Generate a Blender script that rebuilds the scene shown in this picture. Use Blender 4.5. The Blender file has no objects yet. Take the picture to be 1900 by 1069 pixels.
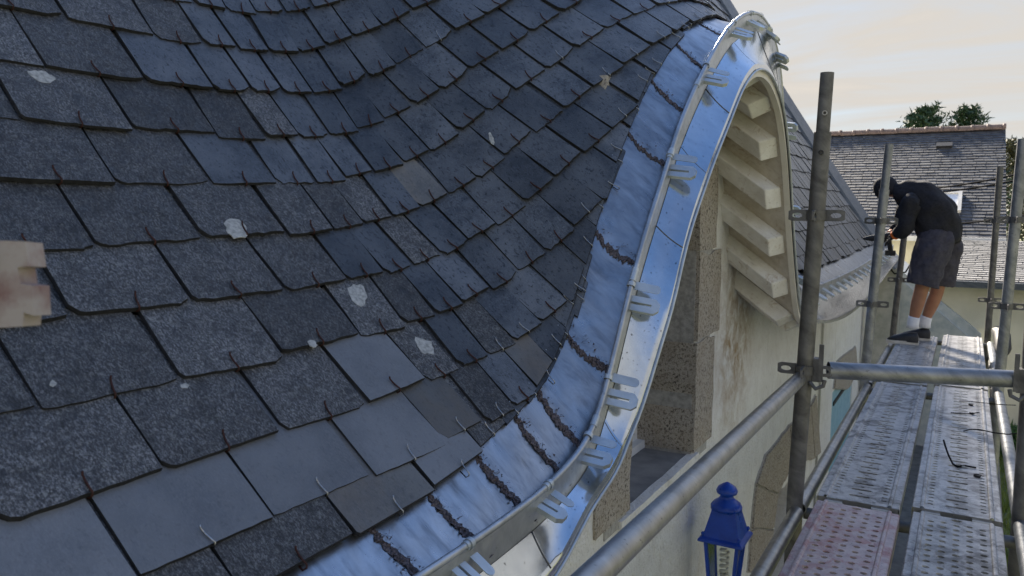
import bpy, bmesh, math, random
import numpy as np
from mathutils import Vector, Matrix, noise as mnoise
from mathutils.geometry import tessellate_polygon
from mathutils.bvhtree import BVHTree
random.seed(7); RNG = random.Random(11)
R = math.radians
scene = bpy.context.scene
COL = scene.collection
V = Vector

# ------------------------------------------------------------------ camera
FPX, VPX, VPY, ROLL = 1450.0, 1795.0, 388.0, -0.006      # focal length in pixels of a 1900 px wide frame
_d = V(((VPX-950)/FPX, -(VPY-534.5)/FPX, 1.0))
_c, _s = math.cos(ROLL), math.sin(ROLL)
_d = V((_c*_d.x+_s*_d.y, -_s*_d.x+_c*_d.y, _d.z)).normalized()
YAW = math.asin(_d.x); PIT = math.atan2(_d.y, _d.z)
_r0 = V((math.cos(YAW), math.sin(YAW), 0))
FW = V((-math.sin(YAW)*math.cos(PIT), math.cos(YAW)*math.cos(PIT), -math.sin(PIT)))
_u0 = _r0.cross(FW)
RT = _c*_r0 - _s*_u0
UP = _s*_r0 + _c*_u0
cam_d = bpy.data.cameras.new('camera'); cam = bpy.data.objects.new('camera', cam_d); COL.objects.link(cam)
cam.matrix_world = Matrix(((RT.x, UP.x, -FW.x, 0), (RT.y, UP.y, -FW.y, 0), (RT.z, UP.z, -FW.z, 0), (0, 0, 0, 1)))
cam_d.sensor_width = 36.0; cam_d.lens = FPX/1900*36.0; cam_d.clip_start = .05; cam_d.clip_end = 2000
cam_d.dof.use_dof = True; cam_d.dof.focus_distance = 2.7; cam_d.dof.aperture_fstop = 7.0
scene.camera = cam

# ------------------------------------------------------------------ sky, sun, exposure
SUN_EL, SUN_AZ = R(31), R(-30)          # azimuth from +Y towards +X: the sun stands behind the roof
w = bpy.data.worlds.new('World'); scene.world = w; w.use_nodes = True
nt = w.node_tree; N = nt.nodes; L = nt.links; N.clear()
out = N.new('ShaderNodeOutputWorld'); bg = N.new('ShaderNodeBackground'); bg.inputs[1].default_value = 0.06
sky = N.new('ShaderNodeTexSky'); sky.sky_type = 'NISHITA'; sky.sun_disc = False
sky.sun_elevation = SUN_EL; sky.sun_rotation = SUN_AZ; sky.air_density = 1.0; sky.dust_density = .4; sky.ozone_density = 5.0
tc = N.new('ShaderNodeTexCoord'); sx = N.new('ShaderNodeSeparateXYZ'); L.new(tc.outputs['Generated'], sx.inputs[0])
ad = N.new('ShaderNodeMath'); ad.operation = 'ADD'; ad.inputs[1].default_value = .18; L.new(sx.outputs[2], ad.inputs[0])
dv = N.new('ShaderNodeVectorMath'); dv.operation = 'DIVIDE'; cb = N.new('ShaderNodeCombineXYZ')
for i in range(3): L.new(ad.outputs[0], cb.inputs[i])
L.new(tc.outputs['Generated'], dv.inputs[0]); L.new(cb.outputs[0], dv.inputs[1])
mp = N.new('ShaderNodeMapping'); mp.inputs['Scale'].default_value = (.55, 1.5, 1); mp.inputs['Rotation'].default_value = (0, 0, R(35))
L.new(dv.outputs[0], mp.inputs[0])
nz = N.new('ShaderNodeTexNoise'); nz.inputs['Scale'].default_value = 1.6; nz.inputs['Detail'].default_value = 7; nz.inputs['Roughness'].default_value = .58; nz.inputs['Distortion'].default_value = .6
L.new(mp.outputs[0], nz.inputs['Vector'])
cr = N.new('ShaderNodeValToRGB'); cr.color_ramp.elements[0].position = .33; cr.color_ramp.elements[1].position = .68
cr.color_ramp.elements[0].color = (2.2, 2.2, 2.17, 1); cr.color_ramp.elements[1].color = (2.85, 2.63, 2.36, 1)
L.new(nz.outputs[0], cr.inputs[0])
# cloud veil: thick towards the horizon, opening to blue overhead
mr = N.new('ShaderNodeMapRange'); mr.interpolation_type = 'SMOOTHSTEP'
mr.inputs[1].default_value = .30; mr.inputs[2].default_value = .74; mr.inputs[3].default_value = .97; mr.inputs[4].default_value = .05
L.new(sx.outputs[2], mr.inputs[0])
nm = N.new('ShaderNodeMath'); nm.operation = 'MULTIPLY_ADD'; nm.inputs[1].default_value = .5; nm.inputs[2].default_value = -.25; L.new(nz.outputs[0], nm.inputs[0])
fa = N.new('ShaderNodeMath'); fa.operation = 'ADD'; fa.use_clamp = True; L.new(mr.outputs[0], fa.inputs[0]); L.new(nm.outputs[0], fa.inputs[1])
mx = N.new('ShaderNodeMixRGB'); L.new(fa.outputs[0], mx.inputs[0]); L.new(sky.outputs[0], mx.inputs[1]); L.new(cr.outputs[0], mx.inputs[2])
L.new(mx.outputs[0], bg.inputs[0]); L.new(bg.outputs[0], out.inputs[0])
sd = bpy.data.lights.new('sun', 'SUN'); sd.energy = 3.2; sd.angle = R(6); sd.color = (1, .9, .76)
so = bpy.data.objects.new('sun', sd); COL.objects.link(so)
SUNV = V((math.sin(SUN_AZ)*math.cos(SUN_EL), math.cos(SUN_AZ)*math.cos(SUN_EL), math.sin(SUN_EL)))
so.rotation_euler = SUNV.to_track_quat('Z', 'Y').to_euler(); so.location = (-4, 9, 12)
vs = scene.view_settings; vs.view_transform = 'Standard'; vs.look = 'None'; vs.gamma = 1; vs.use_curve_mapping = False; vs.exposure = 2.2

# ------------------------------------------------------------------ helpers
def ray(x, y): return FW + RT*((x-950)/FPX) - UP*((y-534.5)/FPX)
def pX(x, y, X): d = ray(x, y); return d*(X/d.x)
def pY(x, y, Y): d = ray(x, y); return d*(Y/d.y)
def pZ(x, y, Z): d = ray(x, y); return d*(Z/d.z)
def proj(p):
    z = p.dot(FW); return (950+FPX*p.dot(RT)/z, 534.5-FPX*p.dot(UP)/z) if z > .02 else (-9999, -9999)
def sm(t): t = min(1, max(0, t)); return t*t*(3-2*t)
def spline(pts):
    x = [p[0] for p in pts]; y = [p[1] for p in pts]; n = len(x)
    h = [x[i+1]-x[i] for i in range(n-1)]; d = [(y[i+1]-y[i])/h[i] for i in range(n-1)]
    m = [d[0]]+[(d[i-1]*h[i]+d[i]*h[i-1])/(h[i]+h[i-1]) for i in range(1, n-1)]+[d[-1]]
    def f(q):
        if q <= x[0]: return y[0]
        if q >= x[-1]: return y[-1]
        i = 0
        while q > x[i+1]: i += 1
        t = (q-x[i])/h[i]
        return (1+2*t)*(1-t)**2*y[i]+t*(1-t)**2*h[i]*m[i]+t*t*(3-2*t)*y[i+1]+t*t*(t-1)*h[i]*m[i+1]
    return f
def smooth_fn(f, r=.06):
    return lambda q: sum(f(q+r*k)*wt for k, wt in ((-2, 1), (-1, 3), (0, 4), (1, 3), (2, 1)))/12
def lerp_tab(tab):
    def f(q):
        if q <= tab[0][0]: return tab[0][1]
        for (a, b), (c, d) in zip(tab, tab[1:]):
            if q <= c: return b+(d-b)*(q-a)/(c-a)
        return tab[-1][1]
    return f

def tag(o, label=None, cat=None, group=None, kind=None):
    if label: o['label'] = label
    if cat: o['category'] = cat
    if group: o['group'] = group
    if kind: o['kind'] = kind
    return o
def empty(name, loc, label=None, cat=None, group=None):
    o = bpy.data.objects.new(name, None); COL.objects.link(o); o.location = loc; o.empty_display_size = .1
    return tag(o, label, cat, group)
class MB:
    def __init__(s): s.v = []; s.f = []; s.m = []; s.mi = 0
    def add(s, vs, fs):
        b = len(s.v); s.v += [tuple(p) for p in vs]; s.f += [tuple(i+b for i in f) for f in fs]; s.m += [s.mi]*len(fs); return s
    def box(s, c, size, rot=None, taper=1.0):
        hx, hy, hz = size[0]/2, size[1]/2, size[2]/2; c = V(c)
        vs = []
        for z in (-1, 1):
            k = taper if z > 0 else 1
            for (a, b) in ((-1, -1), (1, -1), (1, 1), (-1, 1)):
                p = V((a*hx*k, b*hy*k, z*hz)); p = rot @ p if rot else p; vs.append(c+p)
        return s.add(vs, [(3, 2, 1, 0), (4, 5, 6, 7), (0, 1, 5, 4), (1, 2, 6, 5), (2, 3, 7, 6), (3, 0, 4, 7)])
    def tube(s, pts, rad, seg=8, caps=True):
        pts = [V(p) for p in pts]; n = len(pts)
        rads = rad if isinstance(rad, (list, tuple)) else [rad]*n
        t0 = (pts[1]-pts[0]).normalized(); a = t0.orthogonal().normalized(); vs = []
        for i, p in enumerate(pts):
            t = (pts[min(i+1, n-1)]-pts[max(i-1, 0)]).normalized()
            a = (a-t*a.dot(t)); a = a.normalized() if a.length > 1e-6 else t.orthogonal().normalized(); b = t.cross(a)
            for k in range(seg):
                g = 2*math.pi*k/seg; vs.append(p+(a*math.cos(g)+b*math.sin(g))*rads[i])
        fs = [(i*seg+k, i*seg+(k+1) % seg, (i+1)*seg+(k+1) % seg, (i+1)*seg+k) for i in range(n-1) for k in range(seg)]
        if caps: fs += [tuple(range(seg-1, -1, -1)), tuple((n-1)*seg+k for k in range(seg))]
        return s.add(vs, fs)
    def pipe(s, a, b, ro, ri, seg=20):
        a, b = V(a), V(b); t = (b-a).normalized(); x = t.orthogonal().normalized(); y = t.cross(x); vs = []
        for p in (a, b):
            for r in (ro, ri):
                for k in range(seg):
                    g = 2*math.pi*k/seg; vs.append(p+(x*math.cos(g)+y*math.sin(g))*r)
        f = []
        for k in range(seg):
            j = (k+1) % seg
            f += [(k, j, 2*seg+j, 2*seg+k), (seg+j, seg+k, 3*seg+k, 3*seg+j), (j, k, seg+k, seg+j), (2*seg+k, 2*seg+j, 3*seg+j, 3*seg+k)]
        return s.add(vs, f)
    def grid(s, fn, nu, nv):
        vs = [fn(i/nu, j/nv) for i in range(nu+1) for j in range(nv+1)]
        return s.add(vs, [(i*(nv+1)+j, (i+1)*(nv+1)+j, (i+1)*(nv+1)+j+1, i*(nv+1)+j+1) for i in range(nu) for j in range(nv)])
    def slab(s, outline, holes, o, ax, ay, th, back=True):
        """flat plate: 2-D outline (+ holes) placed with axes ax, ay at o, thickness th against ax x ay"""
        o, ax, ay = V(o), V(ax), V(ay); n = ax.cross(ay).normalized()
        loops = [[V((p[0], p[1], 0)) for p in outline]]+[[V((p[0], p[1], 0)) for p in h] for h in holes]
        tris = tessellate_polygon(loops); flat = [p for l in loops for p in l]; k = len(flat)
        P = [o+ax*p.x+ay*p.y for p in flat]
        fs = []
        for t in tris:
            q = [flat[i] for i in t]; ar = (q[1]-q[0]).cross(q[2]-q[0]).z
            t = tuple(t) if ar > 0 else tuple(reversed(t)); fs.append(t)
            if back: fs.append(tuple(i+k for i in reversed(t)))
        b = 0
        for li, l in enumerate(loops):
            m = len(l); area = sum(l[i].x*l[(i+1) % m].y-l[(i+1) % m].x*l[i].y for i in range(m))
            ccw = (area > 0) == (li == 0)
            for i in range(m):
                j = (i+1) % m
                fs.append((b+i, b+i+k, b+j+k, b+j) if ccw else (b+j, b+j+k, b+i+k, b+i))
            b += m
        return s.add(P+[p-n*th for p in P], fs)
    def lathe(s, prof, c, seg=14, ax=V((0, 0, 1)), sq=False):
        ax = V(ax).normalized(); x = ax.orthogonal().normalized() if abs(ax.z) < .99 else V((1, 0, 0)); y = ax.cross(x); c = V(c)
        off = math.pi/4 if seg == 4 else 0
        vs = [c+ax*h+(x*math.cos(2*math.pi*k/seg+off)+y*math.sin(2*math.pi*k/seg+off))*max(r, 1e-4) for r, h in prof for k in range(seg)]
        n = len(prof)
        fs = [(i*seg+k, i*seg+(k+1) % seg, (i+1)*seg+(k+1) % seg, (i+1)*seg+k) for i in range(n-1) for k in range(seg)]
        fs += [tuple(range(seg-1, -1, -1)), tuple((n-1)*seg+k for k in range(seg))]
        return s.add(vs, fs)
    def build(s, name, mats, parent=None, smooth=False, origin=None, attrs=None):
        mats = mats if isinstance(mats, (list, tuple)) else [mats]
        if origin is None:
            n = max(1, len(s.v)); origin = V((sum(p[0] for p in s.v)/n, sum(p[1] for p in s.v)/n, min([p[2] for p in s.v] or [0])))
        origin = V(origin)
        me = bpy.data.meshes.new(name); me.from_pydata([(p[0]-origin.x, p[1]-origin.y, p[2]-origin.z) for p in s.v], [], s.f)
        for m in mats: me.materials.append(m)
        if len(mats) > 1: me.polygons.foreach_set('material_index', s.m)
        if smooth:
            me.polygons.foreach_set('use_smooth', [True]*len(me.polygons))
            if smooth != 'all': 
                try: me.set_sharp_from_angle(angle=R(38))
                except Exception: pass
        if attrs is not None:
            at = me.attributes.new('tone', 'FLOAT', 'FACE'); at.data.foreach_set('value', attrs)
        me.update()
        o = bpy.data.objects.new(name, me); COL.objects.link(o)
        if parent is not None:
            o.parent = parent; o.location = origin-world_loc(parent)
        else: o.location = origin
        return o
def world_loc(o):
    p = V(o.location)
    while o.parent: o = o.parent; p += V(o.location)
    return p

# ------------------------------------------------------------------ materials
def new_mat(name):
    m = bpy.data.materials.new(name); m.use_nodes = True; nt = m.node_tree; p = nt.nodes['Principled BSDF']; return m, nt, p
def noise_node(nt, vec, scale, detail=4, rough=.55, dist=0.0):
    n = nt.nodes.new('ShaderNodeTexNoise'); n.inputs['Scale'].default_value = scale; n.inputs['Detail'].default_value = detail
    n.inputs['Roughness'].default_value = rough; n.inputs['Distortion'].default_value = dist
    nt.links.new(vec, n.inputs['Vector']); return n.outputs[0]
def ramp(nt, fac, stops):
    r = nt.nodes.new('ShaderNodeValToRGB'); e = r.color_ramp.elements
    while len(e) < len(stops): e.new(.5)
    for el, (p, c) in zip(e, stops): el.position = p; el.color = (*c, 1) if len(c) == 3 else c
    nt.links.new(fac, r.inputs[0]); return r.outputs[0]
def mixc(nt, fac, a, b, mode='MIX'):
    m = nt.nodes.new('ShaderNodeMixRGB'); m.blend_type = mode
    for i, s in ((0, fac), (1, a), (2, b)):
        if hasattr(s, 'node'): nt.links.new(s, m.inputs[i])
        else: m.inputs[i].default_value = s if i == 0 else (*s, 1)
    return m.outputs[0]
def pos(nt, scale=(1, 1, 1), rot=(0, 0, 0)):
    g = nt.nodes.new('ShaderNodeNewGeometry'); m = nt.nodes.new('ShaderNodeMapping'); m.vector_type = 'TEXTURE'; m.inputs['Scale'].default_value = tuple(1/k for k in scale); m.inputs['Rotation'].default_value = rot
    nt.links.new(g.outputs['Position'], m.inputs[0]); return m.outputs[0]
def bump(nt, p, h, strength=.5, dist=.004):
    b = nt.nodes.new('ShaderNodeBump'); b.inputs['Strength'].default_value = strength; b.inputs['Distance'].default_value = dist
    nt.links.new(h, b.inputs['Height']); nt.links.new(b.outputs[0], p.inputs['Normal'])
def bw(v): return (v, v, v)
MAT = {}
def simple(name, c1, c2, scale=20, rough=(.5, .7), metal=0.0, bs=0.0, bd=.003, bscale=None, stops=(.35, .65), pscale=(1, 1, 1), detail=5, spec=None):
    m, nt, p = new_mat(name); v = pos(nt, pscale); f = noise_node(nt, v, scale, detail, .6)
    nt.links.new(ramp(nt, f, [(stops[0], c1), (stops[1], c2)]), p.inputs['Base Color'])
    nt.links.new(ramp(nt, noise_node(nt, v, scale*.7+3, 4), [(.3, bw(rough[0])), (.7, bw(rough[1]))]), p.inputs['Roughness'])
    p.inputs['Metallic'].default_value = metal
    if spec is not None: p.inputs['Specular IOR Level'].default_value = spec
    if bs: bump(nt, p, noise_node(nt, v, bscale or scale*2, 6, .6), bs, bd)
    MAT[name] = m; return m

def slate_mat(name, dark, mid, light, specks, rough, bs, lich=0.0, brown=0.0, speck=0.0):
    m, nt, p = new_mat(name)
    v = pos(nt, (1, 1, 1)); vs_ = pos(nt, (.55, 1, 1), (0, R(42), 0))
    at = nt.nodes.new('ShaderNodeAttribute'); at.attribute_name = 'tone'
    fine = noise_node(nt, vs_, 235, 4, .8); med = noise_node(nt, v, 34, 5, .62, .4); big = noise_node(nt, v, 5.5, 3, .5); spk = noise_node(nt, vs_, 95, 4, .7)
    c = ramp(nt, fine, [(.37, dark), (.49, mid), (.63, light)])
    c2 = ramp(nt, med, [(.34, dark), (.68, mid)])
    c = mixc(nt, specks, c2, c)
    c = mixc(nt, ramp(nt, noise_node(nt, v, 17, 5, .65, .6), [(.30, bw(.75)), (.55, bw(0))]), c, dark)
    c = mixc(nt, mixc(nt, 1.0, ramp(nt, big, [(.38, bw(0)), (.62, bw(.55))]), bw(1), 'MULTIPLY'), c, light, 'MIX') if lich == 0 else mixc(nt, ramp(nt, noise_node(nt, v, 60, 6, .75), [(.56, bw(0)), (.64, bw(lich))]), c, (.26, .27, .26))
    c = mixc(nt, ramp(nt, spk, [(.56, bw(0)), (.63, bw(speck))]), c, tuple(k*.4 for k in dark))
    if brown: c = mixc(nt, ramp(nt, noise_node(nt, vs_, 9, 4, .6), [(.42, bw(0)), (.62, bw(brown))]), c, (.15, .115, .075))
    # the stone's own tone, slate by slate
    mul = nt.nodes.new('ShaderNodeMath'); mul.operation = 'MULTIPLY_ADD'; mul.inputs[1].default_value = .85; mul.inputs[2].default_value = .60
    nt.links.new(at.outputs['Fac'], mul.inputs[0])
    cbn = nt.nodes.new('ShaderNodeCombineXYZ')
    for i in range(3): nt.links.new(mul.outputs[0], cbn.inputs[i])
    mm = nt.nodes.new('ShaderNodeMixRGB'); mm.blend_type = 'MULTIPLY'; mm.inputs[0].default_value = 1
    nt.links.new(c, mm.inputs[1]); nt.links.new(cbn.outputs[0], mm.inputs[2])
    nt.links.new(mm.outputs[0], p.inputs['Base Color'])
    nt.links.new(ramp(nt, med, [(.3, bw(rough[0])), (.7, bw(rough[1]))]), p.inputs['Roughness'])
    h = mixc(nt, .5, fine, med)
    bump(nt, p, h, bs, .006); p.inputs['Specular IOR Level'].default_value = .55
    MAT[name] = m
slate_mat('slate_old', (.016, .0165, .018), (.068, .070, .076), (.27, .275, .285), .8, (.40, .7), 1.0, .5, 0, .6)
slate_mat('slate_worn', (.018, .020, .024), (.066, .074, .088), (.128, .140, .160), .55, (.27, .46), .6, 0, 0, .85)
slate_mat('slate_new', (.095, .101, .111), (.118, .125, .137), (.175, .182, .194), .55, (.36, .52), .32, 0, 0, .25)
slate_mat('slate_brown', (.060, .062, .064), (.095, .096, .096), (.15, .148, .14), .45, (.36, .55), .3, 0, .35, .4)
slate_mat('slate_far', (.030, .031, .034), (.070, .071, .076), (.15, .15, .152), .3, (.6, .8), .3)
slate_mat('slate_far_pale', (.11, .11, .11), (.20, .198, .195), (.30, .295, .29), .3, (.65, .85), .3)
simple('edge_dark', (.008, .0085, .010), (.022, .023, .026), 60, (.7, .9))
simple('rust', (.022, .009, .007), (.075, .022, .014), 300, (.6, .85), .2)
simple('steel_wire', (.30, .31, .32), (.45, .46, .47), 200, (.25, .4), 1.0)
simple('underlay', (.012, .013, .016), (.03, .031, .035), 30, (.8, .95))
def zinc(name, c1, c2, rough, streak=0.0, specks=0.0, metal=.9, bs=.06):
    m, nt, p = new_mat(name); v = pos(nt); vst = pos(nt, (.5, 1, 1), (0, R(38), 0))
    c = ramp(nt, noise_node(nt, vst, 14, 6, .65, .5), [(.32, c1), (.68, c2)])
    rg = ramp(nt, noise_node(nt, vst, 22, 5, .6), [(.3, bw(rough[0])), (.7, bw(rough[1]))])
    if streak:
        st = ramp(nt, noise_node(nt, pos(nt, (.22, 1, 1), (0, R(38), 0)), 34, 6, .62, .4), [(.50, bw(0)), (.78, bw(streak))])
        c = mixc(nt, st, c, (.06, .07, .085))
    if specks:
        sp = ramp(nt, noise_node(nt, v, 75, 2, .5), [(.67, bw(0)), (.72, bw(specks))]); c = mixc(nt, sp, c, (.10, .10, .105))
    nt.links.new(c, p.inputs['Base Color']); nt.links.new(rg, p.inputs['Roughness']); p.inputs['Metallic'].default_value = metal
    bump(nt, p, noise_node(nt, vst, 18, 5, .6), bs, .01); MAT[name] = m
zinc('zinc_apron', (.50, .54, .59), (.62, .66, .70), (.12, .22), 0, .8, 1.0, .05)
zinc('zinc_tray', (.27, .29, .32), (.46, .48, .51), (.25, .42), .55, 0, .9, .16)
zinc('zinc_bead', (.36, .38, .40), (.54, .56, .58), (.34, .5), .1, .3, .85, .05)
zinc('zinc_bracket', (.42, .46, .49), (.58, .62, .64), (.38, .55), 0, 0, .65, .05)
zinc('zinc_dark', (.07, .082, .098), (.15, .165, .185), (.45, .65), .2, 0, .35, .2)
zinc('steel_tube', (.17, .18, .19), (.36, .37, .38), (.38, .6), 0, .6, .7, .08)
zinc('steel_dark', (.08, .078, .075), (.21, .205, .195), (.45, .7), 0, .4, .5, .1)
zinc('steel_bright', (.30, .295, .28), (.46, .45, .43), (.32, .5), 0, .5, .85, .06)
simple('bitumen', (.010, .009, .011), (.16, .13, .135), 190, (.55, .85), 0, .6, .004)
def deck_mat(name, c1, c2, stain, amt):
    m, nt, p = new_mat(name); v = pos(nt)
    c = ramp(nt, noise_node(nt, v, 26, 6, .65), [(.3, c1), (.7, c2)])
    c = mixc(nt, ramp(nt, noise_node(nt, v, 9, 6, .7, .8), [(.48, bw(0)), (.62, bw(amt))]), c, stain)
    c = mixc(nt, ramp(nt, noise_node(nt, v, 120, 3, .6), [(.60, bw(0)), (.68, bw(.5))]), c, (.06, .06, .06))
    # punched non-slip grain
    vo = nt.nodes.new('ShaderNodeTexVoronoi'); vo.inputs['Scale'].default_value = 150; nt.links.new(v, vo.inputs['Vector'])
    nt.links.new(c, p.inputs['Base Color']); p.inputs['Metallic'].default_value = .25
    nt.links.new(ramp(nt, noise_node(nt, v, 15, 4), [(.3, bw(.38)), (.7, bw(.6))]), p.inputs['Roughness'])
    bump(nt, p, vo.outputs[0], .35, .003); MAT[name] = m
deck_mat('deck_grey', (.34, .33, .32), (.54, .525, .505), (.11, .105, .10), .85)
deck_mat('deck_pale', (.42, .41, .395), (.60, .585, .56), (.16, .15, .14), .75)
deck_mat('deck_red', (.38, .29, .29), (.55, .47, .46), (.34, .13, .13), .7)
def painted(name, c1, c2):
    m, nt, p = new_mat(name); v = pos(nt)
    c = ramp(nt, noise_node(nt, v, 9, 6, .65), [(.3, c1), (.65, c2)])
    c = mixc(nt, ramp(nt, noise_node(nt, v, 13, 6, .75, .8), [(.57, bw(0)), (.70, bw(.75))]), c, (.33, .21, .10))
    c = mixc(nt, ramp(nt, noise_node(nt, pos(nt, (.2, 1, 1), (0, R(38), 0)), 70, 4, .6), [(.6, bw(0)), (.72, bw(.4))]), c, (.30, .26, .20))
    nt.links.new(c, p.inputs['Base Color']); p.inputs['Roughness'].default_value = .6
    bump(nt, p, noise_node(nt, pos(nt, (.25, 1, 1), (0, R(38), 0)), 60, 5, .6), .4, .006); MAT[name] = m
def plaster():
    m, nt, p = new_mat('plaster'); v = pos(nt); vv = pos(nt, (1, 1.2, .5))
    c = ramp(nt, noise_node(nt, v, 7, 6, .65), [(.3, (.80, .79, .765)), (.62, (.90, .90, .885))])
    c = mixc(nt, ramp(nt, noise_node(nt, vv, 4.2, 6, .7, .6), [(.58, bw(0)), (.76, bw(.5))]), c, (.50, .41, .27))
    c = mixc(nt, ramp(nt, noise_node(nt, vv, 34, 6, .75), [(.56, bw(0)), (.68, bw(.55))]), c, (.48, .46, .42))
    c = mixc(nt, ramp(nt, noise_node(nt, v, 90, 4, .7), [(.60, bw(0)), (.68, bw(.6))]), c, (.26, .25, .22))
    # damp stain below the foot of the dormer overhang
    st_ = nt.nodes.new('ShaderNodeVectorMath'); st_.operation = 'DISTANCE'; st_.inputs[1].default_value = (-1.25, 5.05, -.62)
    nt.links.new(pos(nt, (1, 1, .75)), st_.inputs[0])
    mrn = nt.nodes.new('ShaderNodeMapRange'); mrn.inputs[1].default_value = .6; mrn.inputs[2].default_value = .15; nt.links.new(st_.outputs['Value'], mrn.inputs[0])
    c = mixc(nt, mixc(nt, 1.0, mrn.outputs[0], ramp(nt, noise_node(nt, v, 9, 6, .7, .5), [(.36, bw(0)), (.62, bw(.95))]), 'MULTIPLY'), c, (.36, .24, .11))
    nt.links.new(c, p.inputs['Base Color']); p.inputs['Roughness'].default_value = .85
    bump(nt, p, mixc(nt, .5, noise_node(nt, v, 14, 6, .62), noise_node(nt, v, 55, 5, .65)), .9, .035); MAT['plaster'] = m
plaster(); painted('rafter_paint', (.66, .63, .57), (.84, .83, .79)); painted('soffit_board', (.46, .40, .31), (.66, .61, .53))
def granite():
    m, nt, p = new_mat('granite'); v = pos(nt)
    c = ramp(nt, noise_node(nt, v, 62, 4, .85), [(.39, (.045, .038, .032)), (.46, (.36, .325, .28)), (.58, (.55, .51, .45)), (.66, (.17, .145, .12))])
    c = mixc(nt, ramp(nt, noise_node(nt, v, 7, 4, .6), [(.4, bw(0)), (.65, bw(.4))]), c, (.36, .30, .23))
    nt.links.new(c, p.inputs['Base Color']); p.inputs['Roughness'].default_value = .82
    bump(nt, p, mixc(nt, .55, noise_node(nt, v, 30, 6, .65), noise_node(nt, v, 120, 4, .7)), .7, .014); MAT['granite'] = m
granite()
simple('mortar', (.30, .295, .28), (.46, .45, .43), 40, (.85, .95), 0, .5, .006)
simple('sill_cement', (.20, .20, .205), (.30, .295, .29), 9, (.75, .9), 0, .25, .004, 60)
simple('white_paint', (.70, .68, .64), (.84, .83, .80), 9, (.45, .65), 0, .15, .003, 40)
simple('cream_board', (.66, .62, .54), (.80, .77, .71), 6, (.5, .7), 0, .2, .003, 40, (.3, .7), (1, 1, 1))
simple('rust_stain', (.20, .08, .03), (.45, .24, .10), 30, (.7, .9))
simple('window_white', (.72, .74, .76), (.82, .83, .84), 12, (.3, .45))
simple('blue_enamel', (.006, .05, .36), (.012, .075, .48), 12, (.25, .38), 0, .05, .003, 30)
simple('shutter_blue', (.24, .44, .56), (.32, .53, .64), 14, (.5, .65), 0, .1, .002, 60)
simple('black_iron', (.012, .012, .014), (.03, .03, .032), 40, (.5, .7))
simple('cable_black', (.01, .01, .011), (.02, .02, .022), 40, (.9, 1.0), spec=.05)
simple('cable_grey', (.35, .35, .34), (.45, .45, .43), 40, (.5, .6))
simple('terracotta', (.15, .105, .085), (.30, .21, .165), 30, (.7, .85), 0, .3)
simple('far_render', (.68, .64, .50), (.76, .72, .58), 3, (.85, .95), 0, .2, .01, 30)
simple('far_trim', (.66, .66, .64), (.76, .76, .74), 6, (.5, .7))
simple('moss_cement', (.36, .36, .31), (.52, .50, .45), 8, (.8, .95), 0, .3, .008, 25)
simple('path_cement', (.09, .09, .085), (.17, .165, .155), 8, (.8, .95), 0, .3, .008, 25)
simple('lean_sheet', (.42, .46, .47), (.60, .61, .59), 7, (.45, .7), .3, .25, .006, 18)
simple('bark', (.05, .04, .03), (.11, .09, .07), 20, (.85, .95), 0, .6, .01)
simple('leaf_conifer', (.022, .055, .022), (.055, .10, .035), 1.6, (.6, .8))
simple('leaf_olive', (.06, .065, .02), (.13, .12, .05), 1.6, (.6, .8))
simple('leaf_hedge', (.03, .085, .012), (.08, .16, .03), 4, (.55, .75))
simple('grass_blade', (.15, .22, .03), (.33, .36, .07), 1.2, (.55, .75))
simple('ground_grass', (.13, .145, .065), (.27, .26, .15), 1.1, (.9, 1.0), 0, .6, .05, 14)
simple('skin', (.30, .135, .075), (.36, .17, .10), 12, (.5, .6))
simple('jumper', (.009, .009, .013), (.020, .020, .027), 60, (.85, .95), 0, .3, .004, 220)
simple('shorts', (.040, .037, .052), (.066, .062, .080), 30, (.85, .95), 0, .4, .006, 60)
simple('sock', (.70, .70, .74), (.8, .8, .82), 60, (.85, .95), 0, .3, .002, 200)
simple('shoe_black', (.010, .010, .012), (.02, .02, .022), 40, (.45, .6))
simple('shoe_sole', (.55, .50, .42), (.68, .64, .58), 30, (.7, .85))
simple('orange', (.75, .14, .02), (.85, .2, .03), 30, (.5, .6))
simple('timber_red', (.22, .13, .12), (.38, .335, .31), 20, (.8, .92), 0, .3, .003, 60, (.35, .6))
simple('lichen', (.26, .27, .26), (.50, .50, .48), 90, (.85, .95), 0, .6, .003, 200)
m, nt, p = new_mat('glass'); p.inputs['Base Color'].default_value = (.92, .95, .93, 1); p.inputs['Transmission Weight'].default_value = 1; p.inputs['Roughness'].default_value = .04; p.inputs['IOR'].default_value = 1.12; MAT['glass'] = m
m, nt, p = new_mat('dark_glass'); p.inputs['Base Color'].default_value = (.03, .04, .05, 1); p.inputs['Roughness'].default_value = .06; MAT['dark_glass'] = m
m, nt, p = new_mat('bulb_white'); p.inputs['Base Color'].default_value = (.8, .78, .72, 1); p.inputs['Roughness'].default_value = .35; MAT['bulb_white'] = m
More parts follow.
